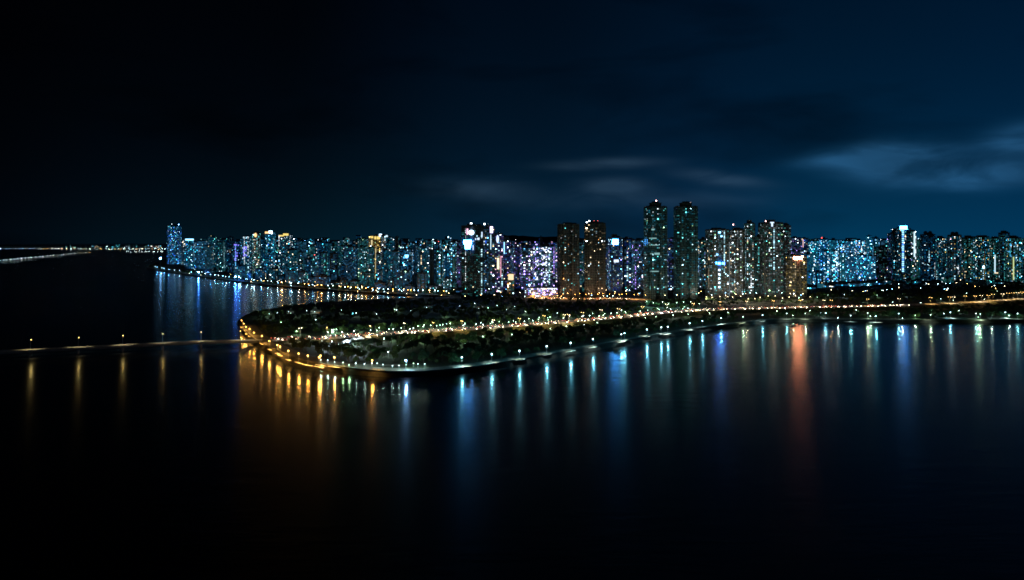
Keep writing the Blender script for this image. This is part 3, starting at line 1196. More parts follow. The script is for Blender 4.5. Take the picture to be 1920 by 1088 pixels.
# --- far shore landmarks
r, g = tower('tower', 'lone tall dark tower with blue windows at the tip of the far shore', 'tower', 309, 333, 423, 497, fp='oct', pal='blue', lit=.22, wall=4, seed=1, singles=60, rz=.2, roof='plant', bright=1.2, dim=.3)
beacon(r, g, 317, 421, BWHITE, 2.5)
beacon(r, g, 329, 421, BBLUE, 1.6)
r, g = tower('tower', 'blue-lit block with a slanting white sign on its roof, next to the lone shore tower', 'tower', 345, 363, 450, 506, pal='blue', lit=.2, wall=4, seed=2, rz=.1)
front_panel(r, g, 'roof_sign', 347, 362, 448, 451, E('ice sign', (.3, .7, 1), 3, 'NONE'))
r, g = tower('tower', 'cluster-topped blue block with one blue roof light on the far shore', 'tower', 364, 384, 452, 507, pal='blue', lit=.2, wall=1, seed=3, rz=-.1)
beacon(r, g, 381, 455, BBLUE, 3)
tower('tower', 'dark slab with sparse pale windows before the purple-lettered blocks', 'tower', 404, 418, 453, 512, pal='left', lit=.1, wall=4, seed=4, rz=.1)
tower('tower', 'nearly unlit dark tower just before the first purple-lettered block', 'tower', 424, 435, 445, 513, pal='left', lit=.05, dim=.2, wall=4, seed=5, rz=-.1)
r, g = tower('tower', 'dark block with a column of violet-blue characters in short pieces down its front', 'tower', 437, 450, 451, 514, pal='blue', lit=.07, dim=.25, wall=4, seed=6, rz=0.0)
for q in ((439, 444, 458, 460.5), (446, 448, 459, 461), (441, 442.2, 464, 467), (441, 442.5, 470, 472), (441, 446, 474, 475.2), (441, 442.2, 478, 482), (441, 446, 479.5, 480.6), (444, 445.2, 478, 482), (440, 441.3, 484, 489), (440, 443.5, 484, 485.2), (440, 443.5, 487.5, 488.7)):
    front_panel(r, g, 'sign_stroke', *q, S_VIO)
r, g = tower('tower', 'slim block with violet-blue looping characters over a blue lit column', 'tower', 454, 466, 443, 515, pal='blue', lit=.18, wall=4, seed=7, rz=0.0)
for q in ((456.5, 458, 464, 469), (457, 462.5, 462.5, 464), (461, 462.5, 464, 468), (457, 459, 469, 471), (460, 462, 470, 471.5), (456, 457.5, 471, 475), (457, 461, 477, 478.4), (456.5, 458, 478, 481), (461, 462.4, 478, 481)):
    front_panel(r, g, 'sign_stroke', *q, S_VIO)
beacon(r, g, 461, 444, BWHITE, 1.6)
r, g = tower('tower', 'slim tower with an amber lit crown on the far shore', 'tower', 471, 485, 437, 516, fp='cross', pal='pale', lit=.2, wall=2, seed=8, rz=0.1, roof='plant')
front_panel(r, g, 'crown_light', 476, 481, 437, 445, S_AMB, 'disc')
r, g = tower('tower', 'slim tower with a white and amber lit crown on the far shore', 'tower', 496, 512, 435, 517, fp='oct', pal='blue', lit=.2, wall=1, seed=9, rz=0.0)
front_panel(r, g, 'crown_light', 497, 505, 434.5, 438, S_AMB)
front_panel(r, g, 'crown_light', 504, 511, 433, 437.5, S_WHITE)
r, g = tower('tower', 'broad tower with a gold lit crown on the far shore', 'tower', 521, 542, 440, 518, fp='notch', pal='left', lit=.16, wall=4, seed=10, rz=0.0)
front_panel(r, g, 'crown_light', 523, 532, 441, 443.5, S_GOLD)
front_panel(r, g, 'crown_light', 531, 541, 438, 442, S_GOLD)
r, g = tower('tower', 'gold-lit tower with bright yellow window columns and a gold crown', 'tower', 691, 713, 443, 528, fp='notch', pal='gold', lit=.3, wall=3, seed=11, singles=80, rz=0.0, slabs=True, cols=.35)
front_panel(r, g, 'crown_light', 694, 700, 443, 447, S_GOLD)
front_panel(r, g, 'crown_light', 702, 712, 443.5, 449, S_GOLD)
front_panel(r, g, 'crown_light', 711, 716, 439, 444, S_WHITE)
for q in ((696, 698.4, 450, 484), (704, 706, 466, 512)):
    front_panel(r, g, 'light_strip', *q, E('gold strip', (1, .85, .45), .8, 'NONE'))
r, g = tower('tower', 'slim pale-lit tower standing against the gold-lit tower', 'tower', 713, 725, 441, 529, fp='rect', pal='pale', lit=.25, wall=3, seed=12, rz=0.1, cols=.2)
front_panel(r, g, 'roof_sign', 722, 727, 441, 446, S_STRIP, 'disc')
r, g = tower('tower', 'dark block wearing a small bright blue-white triangle sign', 'tower', 752, 772, 468, 533, pal='blue', lit=.12, wall=4, seed=14, rz=0)
front_panel(r, g, 'roof_sign', 759, 766, 478, 484, E('blue sign', (.15, .5, 1), 5, 'NONE'), 'cup')
# --- screen tower cluster
r, g = tower('tower', 'dark tower with a glowing white cup-shaped screen high on its front', 'tower', 865, 905, 424, 561, fp='notch', pal='pale', lit=.07, dim=.25, wall=4, seed=15, singles=90, rz=0.0, roof='plant', slabs=True, depth=.8)
front_panel(r, g, 'led_screen', 869.5, 884, 450.5, 467, S_BLUE, 'cup', out=1.2)
front_panel(r, g, 'roof_sign', 878.5, 889, 431.5, 441, S_WHITE, 'disc', out=1.2)
front_panel(r, g, 'roof_sign', 875, 878, 429, 440, E('pink sign', (1, .5, .75), 2.0, 'NONE'), out=1.2)
for q in ((891, 893, 447, 450), (895, 899, 446, 450), (886, 889, 452, 453), (886.5, 888, 460, 469), (903, 904.6, 435, 445), (907, 909, 452, 454)):
    front_panel(r, g, 'light_strip', *q, S_LED, out=1.2)
beacon(r, g, 882.5, 419, BWHITE, 1.6)
beacon(r, g, 893, 423.5, BWHITE, 1.6)
r, g = tower('tower', 'tower with pink-white roof lights beside the cup-screen tower', 'tower', 905, 927, 428, 557, fp='cross', pal='mid', lit=.16, wall=4, seed=16, singles=60, rz=0.0, roof='plant', slabs=True)
beacon(r, g, 908, 420, BWHITE, 1.3)
front_panel(r, g, 'crown_light', 919, 924, 425, 437, E('violet crown', (.65, .6, 1), 4, 'NONE'))
front_panel(r, g, 'light_strip', 919.5, 921, 440, 468, S_STRIP)
r, g = tower('tower', 'slim tower with a glowing looped white sign at its top, beside the pink-white roof lights', 'tower', 928, 943, 439, 552, fp='oct', pal='mid', lit=.22, wall=0, seed=17, singles=40, rz=0.0)
front_panel(r, g, 'roof_sign', 930.5, 935.5, 441, 456, S_LED, 'disc')
beacon(r, g, 936.5, 438, BWHITE, 1.6)
front_panel(r, g, 'light_strip', 932, 936, 484, 505, E('warm strip', (1, .85, .55), 1.6, 'NONE'))
front_panel(r, g, 'light_strip', 938, 940, 480, 520, E('pink strip', (1, .45, .6), .8, 'NONE'))
r, g = tower('tower', 'slim tower edged by a vertical blue-white light line, next to the looped white sign', 'tower', 944, 957, 449, 548, fp='rect', pal='mid', lit=.2, wall=4, seed=18, rz=0.0)
front_panel(r, g, 'light_strip', 944.5, 946.2, 454, 476, S_STRIPB)
# --- violet-white bright centre
tower('tower', 'dark tower with a faint greenish crown in the violet city centre', 'tower', 963, 975, 459, 545, fp='oct', pal='mid', lit=.2, wall=4, seed=19, rz=.1)
tower('tower', 'violet-lit slab with pink windows before the white screen facade', 'tower', 978, 998, 463, 548, fp='notch', pal='mid', lit=.35, wall=4, seed=20, bright=1.5, rz=0)
r, g = tower('tower', 'tower whose front is a wall of white light panels in the violet city centre', 'tower', 1000, 1040, 462, 550, fp='rect', pal='mid', lit=.24, wall=4, seed=21, bright=1.4, rz=0, depth=.6, cols=.3)
TILE = [E(f'led tile {i}', c, v, 'NONE') for i, (c, v) in enumerate((((.6, .76, 1), 2.2), ((.5, .55, 1), 1.2), ((.8, .9, 1), 3.5), ((.3, .4, 1), .8), ((.9, .8, 1), 1.6)))]
rt = random.Random(5)
for q in ((999, 1004, 467, 478), (1010, 1034, 465, 474), (1004, 1010, 480, 499), (1016, 1030, 479, 498), (997, 1016, 511, 514), (1003, 1010, 519, 528), (1018, 1028, 510, 530)):
    yy = q[2]
    while yy < q[3]:
        xx = q[0]
        while xx < q[1]:
            w_ = rt.uniform(1.4, 3.4)
            if rt.random() < .46:
                front_panel(r, g, 'light_panel', xx, min(xx + w_, q[1] + .5), yy, yy + rt.uniform(1.2, 2.1), rt.choice(TILE))
            xx += w_ + rt.uniform(.3, 1.2)
        yy += 2.4
r, g = tower('shopping_centre', 'long low shopping centre blazing violet-white at the foot of the bright city centre', 'shopping centre', 984, 1046, 541, 558, fp='rect', pal='mid', lit=.6, wall=3, seed=22, bright=2.0, rz=0, depth=.3)
for q in ((988, 1012, 541, 543), (1014, 1044, 540.5, 542.5), (1001, 1016, 549, 551), (1019, 1026, 552, 554), (1034, 1042, 546, 549.5), (1004, 1014, 554.5, 556)):
    xx = q[0]
    while xx < q[1]:
        w_ = rt.uniform(1.5, 5)
        front_panel(r, g, 'shopfront', xx, min(xx + w_, q[1]), q[2] + rt.uniform(-.5, .5), q[3], rt.choice(TILE + [S_MALL, S_WARM]))
        xx += w_ + rt.uniform(.3, 1.8)
r, g = tower('office_block', 'small squat block glowing warm white left of the shopping centre', 'office block', 951, 964, 513, 556, fp='rect', pal='warm', lit=.4, wall=3, seed=23, bright=2, rz=0)
front_panel(r, g, 'light_panel', 953, 963, 514, 525, E('warm panel', (1, .75, .45), 1.2, 'NONE'))
# --- amber footed pair
r, g = tower('apartment_tower', 'dark flat-topped tower lit amber at its foot, nearer the shopping centre of the pair', 'tower', 1048, 1086, 421, 556, fp='notch', pal='warm', lit=.075, dim=.06, wall=2, seed=24, singles=100, rz=.08, slabs=True, depth=.9, roof='plant', cols=.05)
r, g = tower('apartment_tower', 'dark tower with white roof lights and amber foot, second of the amber-footed pair', 'tower', 1098, 1137, 419, 556, fp='notch', pal='warm', lit=.09, dim=.06, wall=2, seed=25, singles=100, rz=-.06, slabs=True, depth=.9, roof='plant', cols=.06)
for q in ((1102, 416.5), (1107, 414), (1128, 419), (1136, 427)):
    beacon(r, g, *q, BWHITE, 1.2)
beacon(r, g, 1116, 414, RED, .8)
beacon(r, g, 1123, 414, RED, .8)
r, g = tower('tower', 'blue-lit tower carrying a brilliant white square screen near its top', 'tower', 1143, 1166, 446, 551, fp='rect', pal='mix', lit=.2, wall=4, seed=26, rz=0, singles=40, roof='plant')
front_panel(r, g, 'led_screen', 1148, 1159, 449, 458.5, E('square screen', (.06, .36, 1), 45))
front_panel(r, g, 'light_panel', 1151, 1160, 487, 492, S_LED)
r, g = tower('tower', 'violet slab with thin lit lines, next to the square-screen tower', 'tower', 1168, 1186, 447, 545, fp='notch', pal='mid', lit=.2, wall=4, seed=27, rz=0)
r, g = tower('tower', 'dark violet slab partly hidden by the first twin tower', 'tower', 1188, 1211, 450, 547, fp='rect', pal='mid', lit=.18, wall=4, seed=28, rz=.1)
# --- tallest twin towers
r, g = tower('apartment_tower', 'tallest twin tower with a red roof beacon and rows of white-lit floors', 'tower', 1213, 1251, 377, 561, fp='notch', pal='teal', lit=.085, dim=.2, wall=1, seed=29, singles=100, rz=.06, slabs=True, depth=.9, roof='crown', cols=.02)
beacon(r, g, 1234, 375.5, REDW, 1.1)
for q in ((1219, 1226, 429, 432), (1216, 1230, 446, 448), (1216, 1234, 459, 460.5), (1226, 1236, 474, 478), (1218, 1224, 475, 477), (1218, 1234, 508, 510)):
    front_panel(r, g, 'window_row', *q, E('lit floor', (.45, .85, .85), .5, 'NONE'), out=.35, thick=.1)
r, g = tower('apartment_tower', 'tallest twin tower without a beacon, darker and teal, second of the twins', 'tower', 1270, 1310, 377, 561, fp='notch', pal='teal', lit=.055, dim=.2, wall=1, seed=30, singles=100, rz=-.05, slabs=True, depth=.9, roof='crown', cols=.02)
beacon(r, g, 1299, 379, E('faint beacon', (1, .7, .6), 2, 'NONE'), .5)
tower('tower', 'slim block between the tallest twin towers with pale spots of light', 'tower', 1252, 1269, 448, 548, fp='rect', pal='mid', lit=.16, wall=4, seed=31, rz=.1)
r, g = tower('tower', 'reddish slim block directly behind the darker twin tower', 'tower', 1312, 1330, 449, 546, fp='rect', pal='mix', lit=.14, wall=2, seed=32, rz=-.1)
for q in ((1316, 450), (1323, 450), (1327, 455)):
    beacon(r, g, *q, RED, .9)
r, g = tower('apartment_tower', 'tower with blue spotlights and a white vertical edge line, beside the darker twin tower', 'tower', 1331, 1368, 431, 557, fp='notch', pal='pale', lit=.12, dim=.35, wall=3, seed=33, singles=100, rz=0, slabs=True, depth=.9, roof='plant', cols=.05)
for q in ((1347, 1351, 434.5, 437.5), (1351, 1354, 442, 444.5), (1343, 1346, 476, 479), (1346, 1351, 492, 496), (1354, 1358, 492, 496), (1342, 1345, 491.5, 495)):
    front_panel(r, g, 'spotlight', *q, S_DEEP if q[2] > 480 else E('pale blue spot', (.2, .55, 1), 7, 'NONE'), out=.5, thick=.3)
for q in ((1347, 1350, 505 + 8 * k, 508 + 8 * k) for k in range(5)):
    front_panel(r, g, 'light_panel', *q, S_WHITE, out=.5, thick=.3)
front_panel(r, g, 'light_strip', 1367.2, 1368.2, 455, 556, E('edge line', (.6, .75, .8), .35, 'NONE'), out=.3, thick=.2)
r, g = tower('apartment_tower', 'broad pale tower with many white windows, next to the blue-spotlit tower', 'tower', 1373, 1399, 432, 556, fp='cross', pal='pale', lit=.24, dim=.45, wall=3, seed=34, singles=100, rz=0, slabs=True, roof='plant', bright=1.1)
beacon(r, g, 1379, 421, REDW, 1)
r, g = tower('apartment_tower', 'pale tower with a pink roof beacon, between two broad pale towers', 'tower', 1400, 1417, 420, 557, fp='oct', pal='pale', lit=.2, dim=.45, wall=0, seed=35, singles=80, rz=0, slabs=True, roof='plant')
beacon(r, g, 1411, 418, REDW, 1.2)
r, g = tower('apartment_tower', 'lower pale block with a lit parapet, tucked before the white-crowned tower', 'tower', 1418, 1432, 444, 555, fp='rect', pal='teal', lit=.2, dim=.5, wall=3, seed=36, singles=40, rz=0, slabs=True)
r, g = tower('apartment_tower', 'dark tower with a bright white lit corner in its crown', 'tower', 1433, 1470, 418, 557, fp='notch', pal='pale', lit=.13, dim=.35, wall=0, seed=37, singles=100, rz=0, slabs=True, roof='plant', depth=.9)
front_panel(r, g, 'crown_light', 1444, 1451, 416.5, 418.5, S_LED)
front_panel(r, g, 'crown_light', 1446, 1449, 418, 425, S_LED)
beacon(r, g, 1442, 414.5, REDW, 1.0)
r, g = tower('apartment_tower', 'slim dark tower with a spiked roof corner, against the white-crowned tower', 'tower', 1470, 1483, 424, 556, fp='rect', pal='pale', lit=.09, dim=.35, wall=4, seed=38, singles=40, rz=0, slabs=True, roof='plant')
beacon(r, g, 1478, 425, BWHITE, .9)
# --- red sign block
r, g = tower('office_block', 'mid-rise block crowned by a glaring red-orange sign', 'office block', 1479, 1514, 481, 557, fp='notch', pal='gold', lit=.14, dim=.4, wall=3, seed=39, singles=90, rz=0, slabs=True)
for q in ((1487.5, 1491.6, 481.2, 487), (1492.2, 1495.6, 482, 487.4), (1496.2, 1499.4, 481.6, 487), (1500, 1503.4, 481.6, 486.6), (1503, 1505.2, 480, 482.6)):
    front_panel(r, g, 'sign_character', *q, S_RED, 'disc' if q[0] < 1500 else 'rect', out=.8)
r, g = tower('tower', 'slim tower with a pink-white lit edge behind the red sign', 'tower', 1503, 1516, 447, 530, fp='rect', pal='mid', lit=.22, wall=4, seed=40, rz=0)
front_panel(r, g, 'light_strip', 1505, 1506.2, 449, 464, E('pink edge', (1, .6, .65), 1.2, 'NONE'))
beacon(r, g, 1510, 448, REDW, 2)
tower('tower', 'dark slab behind the red sign with a few small lights', 'tower', 1484, 1502, 446, 536, fp='rect', pal='mid', lit=.1, wall=4, seed=41, rz=.1)
# --- white-capped tower and neighbours
r, g = tower('tower', 'wide dark purple slab before the white-capped tower', 'tower', 1650, 1676, 463, 527, fp='notch', pal='mix', lit=.07, dim=.3, wall=4, seed=42, rz=0, slabs=True)
r, g = tower('tower', 'dark tower leaning close beside the white-capped tower', 'tower', 1671, 1685, 438, 528, fp='rect', pal='mix', lit=.08, dim=.3, wall=2, seed=43, rz=0)
r, g = tower('tower', 'tower with a brilliant white cap over a blue-white column of light', 'tower', 1685, 1708, 429, 531, fp='rect', pal='right', lit=.12, dim=.3, wall=4, seed=44, rz=0, singles=60, slabs=True)
front_panel(r, g, 'roof_sign', 1687, 1700.5, 424, 430.5, S_CAP)
for k in range(22):
    y0 = 432 + k * 3.6
    front_panel(r, g, 'light_panel', 1691, 1694.6, y0, y0 + 2.2, E('blue block', (.08, .3, 1), 2, 'NONE') if k % 4 == 3 else S_STRIPB)
r, g = tower('tower', 'slim tower with a thin white lit edge, right beside the white-capped tower', 'tower', 1708, 1718, 433, 531, fp='rect', pal='mix', lit=.2, wall=2, seed=45, rz=0, cols=.2)
front_panel(r, g, 'light_strip', 1713, 1715.4, 435, 482, S_STRIP)
for k, (a, b, t, bs_, lt, nm) in enumerate([
        (1735, 1757, 440, 530, .1, 'dark tower with two round roof tanks past the white-capped tower'),
        (1760, 1776, 447, 528, .14, 'slab with two stacked white spots past the tank-roofed tower'),
        (1786, 1806, 441, 529, .13, 'tower with a rounded dark roof hood and a teal-lit side'),
        (1812, 1832, 446, 527, .16, 'broad teal block past the hooded tower'),
        (1836, 1858, 444, 528, .22, 'cyan-glowing block with a very bright white patch low down'),
        (1862, 1878, 447, 527, .2, 'block with an L-shaped line of white lights on its front'),
        (1880, 1896, 437, 530, .08, 'tallest dark slim tower close to where the skyline leaves view'),
        (1898, 1916, 446, 532, .2, 'pale block with a yellow-green lit edge close to where the skyline ends')]):
    r, g = tower('tower', nm, 'tower', a, b, t, bs_, fp=('cross', 'rect', 'oct', 'notch')[k % 4], pal='right', lit=lt, wall=(4, 0, 2, 1, 1, 4, 4, 3)[k], seed=50 + k, rz=(k % 3 - 1) * .1, slabs=True, roof='plant', singles=30, bright=1.2)
    if k == 4:
        front_panel(r, g, 'light_panel', 1842, 1846, 498, 504, S_WHITE, 'disc')
    if k == 5:
        front_panel(r, g, 'light_strip', 1863, 1865, 478, 512, S_STRIP)
        front_panel(r, g, 'light_strip', 1863, 1878, 511, 513, E('warm line', (1, .8, .5), 1.2, 'NONE'))
    if k == 7:
        front_panel(r, g, 'light_strip', 1899, 1901, 482, 525, E('lime strip', (.75, .9, .4), .9, 'NONE'))
    if k in (0, 2):
        X, Y, W, D, hg, _ = g
        mb = MB()
        for sx in (-.4, .4):
            mb.ball((sx * W * .5, 0, hg + 5), W * .17, 8, 6)
        mb.build('roof_tank', M['roofing'], r)

# --- the rest of the city
LMK = [(320, 'the lone shore tower'), (531, 'the gold-crowned broad tower'), (702, 'the gold-lit tower'), (885, 'the cup-screen tower'), (1067, 'the amber-footed pair'),
       (1232, 'the tallest twins'), (1450, 'the white-crowned tower'), (1695, 'the white-capped tower'), (1990, 'the skyline end')]


def interp(x, pts):
    for (a, b), (c, d_) in zip(pts, pts[1:]):
        if x <= c:
            return b + (d_ - b) * max(0, (x - a)) / (c - a)
    return pts[-1][1]


FRONT = [(300, 503), (350, 508), (420, 518), (500, 528), (600, 536.5), (700, 544), (800, 549), (860, 551), (1000, 551), (1200, 550), (1500, 549), (1560, 541), (1700, 535), (2000, 533)]


def zone(px):
    if px < 855:
        return 'left'
    if px < 1050:
        return 'mid'
    if px < 1215:
        return 'mix'
    if px < 1515:
        return 'teal' if RND.random() < .6 else 'mix'
    if px < 1660:
        return 'blue'
    return 'right'


HEIGHTW = lambda h: 'low' if h < 28 else 'mid-rise' if h < 70 else 'tall'
TINT = dict(left='teal-lit', mid='violet-lit', mix='warm-lit', teal='teal-lit', blue='blue-lit', right='cyan-lit', warm='warm-lit', pale='pale-lit')
fill = []
bseed = 500
for row in range(3):
    px = 338.0 if row else 342.0
    while px < 1985:
        wpx = RND.uniform(7.5, 20) * (1.25 if row == 0 else 1)
        cx = px + wpx / 2
        yb = interp(cx, FRONT) - (0, 8.5, 17)[row] - RND.uniform(-1.5, 2.5)
        if cx < 480:
            yb = interp(cx, FRONT) - (0, 5, 10)[row] - RND.uniform(-1, 1.5)
        if row == 0:
            yt = yb - RND.choice([RND.uniform(6, 14), RND.uniform(10, 24), RND.uniform(18, 45)])
            if 900 < cx < 1000 or cx > 1515:
                yt = yb - RND.uniform(5, 16)
        elif row == 1:
            yt = RND.uniform(458, 486) if RND.random() < .7 else yb - RND.uniform(16, 34)
        else:
            yt = RND.gauss(454, 5) - (RND.uniform(3, 9) if RND.random() < .1 else 0)
            if cx < 700 and RND.random() < .5:
                yt += RND.uniform(0, 8)
        yt = max(yt, 440)
        blocked = any(abs(b - yb) < 4.5 and x0 - 4 < cx < x1 + 4 for x0, x1, b in TOWERS)
        if not blocked and yb > 480:
            fill.append((row, px, px + wpx * .9, yt, yb))
        px += wpx + RND.uniform(.5, 4)
by_seg = {}
for row, x0, x1, yt, yb in fill:
    cx = (x0 + x1) / 2
    pal = zone(cx)
    bseed += 1
    boost = 1.0
    lit = RND.uniform(.035, .19)
    if pal == 'blue':
        lit, boost = RND.uniform(.06, .36), 2.4
    if pal == 'mid':
        lit, boost = RND.uniform(.08, .22), 1.4
    if 800 < cx < 860:
        lit, boost = RND.uniform(.12, .26), 1.5
    if row == 0 and pal != 'blue':
        lit *= 1.1
    hgt = geom(x0, x1, yt, yb)[3]
    name = 'house' if hgt < 16 else 'apartment_block' if hgt < 75 else 'tower'
    root, g = building(name, x0, x1, yt, yb, fp=RND.choice(['rect', 'rect', 'notch', 'cross', 'oct']), pal=pal, lit=lit, wall=RND.randrange(5), seed=bseed,
                       roof='plain', bright=boost, dim=.9 if pal == 'blue' else .7, depth=RND.uniform(.6, 1.1), cols=.012, z0=3.5)
    if RND.random() < (.5 if row == 2 else .2):
        beacon(root, g, x0 + RND.uniform(2, max(3, x1 - x0 - 2)), yt - RND.uniform(0, 1.2), RND.choice([BWHITE, BWHITE, BBLUE, S_WARM, RED]), RND.uniform(.8, 1.7))
    si = max(i for i, (q, _) in enumerate(LMK) if q <= cx)
    by_seg.setdefault((si, row), []).append((cx, root, pal, hgt, name))
for (si, row), items in by_seg.items():
    items.sort(key=lambda q: q[0])
    for k, (cx, root, pal, hgt, name) in enumerate(items):
        a, b = LMK[si][1], LMK[si + 1][1]
        rw = ('front', 'middle', 'back')[row]
        tag(root, f'{HEIGHTW(hgt)} {TINT[pal]} block, {rw} row, {nth(k + 1)} from {a} towards {b}', name.replace('_', ' '), 'city blocks behind the far shore')

# far city beyond the rows one can tell apart
wl, mbw = [], MB()
rnd = random.Random(77)
for row in range(2):
    px = 345.0
    while px < 2000:
        wpx = rnd.uniform(8, 15)
        yb = interp(px, FRONT) - (27, 36)[row] if px > 480 else interp(px, FRONT) - (14, 19)[row]
        yb = max(yb, 477)
        yt = rnd.gauss(450.5, 2.5)
        X, Y, W, hg = geom(px, px + wpx, yt, yb)
        poly = [(x + X, y + Y) for x, y in fp_rect(W, W)]
        mbw.prism(poly, LAND - 1, LAND + hg)
        pal = 'left' if px < 855 else 'mid' if px < 1050 else 'mix' if px < 1215 else 'teal' if px < 1515 else 'blue' if px < 1660 else 'right'
        q = window_list(fp_rect(W, W), hg, 0, X, Y, pal, .3 if pal == 'blue' else .16, rnd, fh=4.2, bay=4.5, dim=.35, bright=1.6 if pal == 'blue' else 1.2, wh=2.4)
        wl += [(a + X, b + Y, c + LAND, d_, e, f, h, l) for a, b, c, d_, e, f, h, l in q]
        px += wpx + rnd.uniform(0, 5)
fc = mbw.build('far_city', WALL[4])
tag(fc, 'mass of faint city blocks far behind the rows of towers', 'far city', kind='stuff')
tag(link('window', windows_mesh('window', wl), fc), kind='stuff')

# street lamps between the low blocks
G_ST = {c: lamp_proto('arm', c, 9.0, .5, L) for c, L in (('white', 26), ('warm', 22), ('amber', 20), ('sky', 30))}
items = {}
for k in range(150):
    px = RND.uniform(345, 1915)
    yb = interp(px, FRONT) + RND.uniform(-8, 5)
    if px > 1515:
        yb = interp(px, FRONT) + RND.uniform(-6, 10)
    x, y = P(px, yb, LAND + 9)
    c = RND.choices(['white', 'warm', 'amber', 'sky'], [5, 4, 2.5, 2])[0]
    o = put_lamp(G_ST[c], x, y, LAND, RND.uniform(0, 6))
    si = max(i for i, (q, _) in enumerate(LMK) if q <= px)
    items.setdefault((si, c), []).append((px, o))
for (si, c), v in items.items():
    v.sort(key=lambda q: q[0])
    for k, (px, o) in enumerate(v):
        tag(o, f'{dict(white="white", warm="warm white", amber="amber", sky="blue")[c]} street lamp, {nth(k + 1)} from {LMK[si][1]} towards {LMK[si + 1][1]}', 'street lamp', 'street lamps among the low blocks')

# ------------------------------------------------------------------ far coast on the left
mb = MB()
cpts = [P(-120, 466.6), P(60, 466.6), P(160, 467.3), P(250, 467.8), P(330, 468.2)]
mb.add([(x, y, 3) for x, y in cpts] + [(x * 1.5, y * 1.6, 3) for x, y in cpts], [(i, i + 1, 6 + i, 5 + i) for i in range(4)])
mb.add([(x, y, -1) for x, y in cpts] + [(x, y, 3) for x, y in cpts], [(i, i + 1, 6 + i, 5 + i) for i in range(4)])
tag(mb.build('far_coast', M['soil']), kind='structure')
cw = smooth([P(-60, 500), P(0, 492.5), P(60, 486), P(118, 479.5), P(150, 476), P(170, 474.5)], 5)
mb = MB()
rail(mb, cw, -8, 8, -1, 3)
tag(mb.build('causeway', M['riprap']), 'low lamp-lined causeway reaching out from the far coast', 'causeway')
G_FC = {c: lamp_proto('globe', c, 12.0, 2.3, L) for c, L in (('white', 40), ('warm', 28), ('sky', 50), ('amber', 24), ('cool', 55))}
G_FD = {c: lamp_proto('globe', c, 12.0, 1.6, L) for c, L in (('white', 34), ('warm', 24), ('sky', 40), ('amber', 22), ('cool', 40))}
k = 0
px = 1.0
while px < 312:
    dens = 7 if px < 100 else 5.5 if px < 200 else 4.2
    c = RND.choices(['white', 'warm', 'amber', 'sky', 'cool'], [3, 2.5 if px < 230 else 1.5, 1.5, 1, 3])[0]
    py = 466.2 if px < 100 else 467.6 - abs(px - 210) * .004
    x, y = P(px, py + RND.uniform(-.7, .5), 12)
    k += 1
    o = put_lamp((G_FC if RND.random() < .3 else G_FD)[c], x, y, 3, 0, 'coast_light')
    tag(o, f'tiny light on the distant coast road, {nth(k)} counting towards the lone shore tower', 'light', 'lights of the distant coast road')
    px += RND.uniform(.35, 1.65) * dens
G_CW = {c: lamp_proto('globe', c, 8.0, .9, L) for c, L in (('white', 22), ('cool', 44), ('amber', 18))}
for k, t in enumerate(np.linspace(0, 1, 26)):
    px = 1 + 165 * t + RND.uniform(-2, 2)
    q, _ = along(cw, px)
    o = put_lamp(G_CW['amber' if k > 22 and k % 2 else ('white' if k % 3 else 'cool')], q[0] + RND.uniform(-4, 4), q[1], 3, 0, 'coast_light')
    tag(o, f'small white lamp on the distant causeway, {nth(k + 1)} counting towards the far coast', 'light', 'lamps of the distant causeway')
G_NC = lamp_proto('globe', 'cool', 8.0, 1.6, 20)
for k in range(15):
    px = 236 + k * 5 + RND.uniform(-1.5, 1.5)
    x, y = P(px, (470.8 if k % 2 else 472) + RND.uniform(-.5, .6), 11)
    o = put_lamp(G_NC, x, y, 1, 0, 'coast_light')
    tag(o, f'small pale light on the near jetty of the distant coast, {nth(k + 1)} towards the lone tower', 'light', 'lights of the distant jetty')
mb = MB()
jl = smooth([P(222, 475), P(260, 475), P(300, 475.5), P(316, 476)], 5)
rail(mb, jl, -15, 15, -1, 1.2)
tag(mb.build('jetty', M['riprap']), 'low dark jetty below the distant coast lights beside the lone tower', 'jetty')
for k in range(26):
    px = 118 + k * 7.4 + RND.uniform(-2, 2)
    yb = 466.2
    r, g = building('apartment_block', px, px + RND.uniform(3, 6), RND.uniform(458.5, 463.5), yb, pal='right', lit=.12, seed=900 + k, dim=.0, bright=1.6, fh=9, bay=14, wh=6, cols=0)
    tag(r, f'tiny dim block on the distant coast, {nth(k + 1)} counting towards the lone shore tower', 'apartment block', 'blocks on the distant coast')

# ------------------------------------------------------------------ trees
def crown_pts(rnd, hgt, rad, clumps, leaves, size):
    V = []
    for c in range(clumps):
        a = rnd.uniform(0, math.tau)
        rr = rad * math.sqrt(rnd.random()) * .85
        zc = hgt * rnd.uniform(.45, .92)
        rr *= 1.15 - .75 * abs(zc / hgt - .62) / .4
        cx, cy = rr * math.cos(a), rr * math.sin(a)
        cr = rad * rnd.uniform(.28, .46)
        for k in range(leaves):
            d_ = Vector((rnd.gauss(0, 1), rnd.gauss(0, 1), rnd.gauss(0, .8)))
            d_ = d_.normalized() * cr * rnd.uniform(.55, 1.05)
            p = Vector((cx, cy, zc)) + d_
            u = Vector((rnd.gauss(0, 1), rnd.gauss(0, 1), rnd.gauss(0, .6))).normalized()
            v = u.orthogonal().normalized()
            s = size * rnd.uniform(.6, 1.3)
            V.append([p - u * s - v * s * .6, p + u * s - v * s * .5, p + u * s * .7 + v * s * .7, p - u * s * .8 + v * s * .6])
    return V


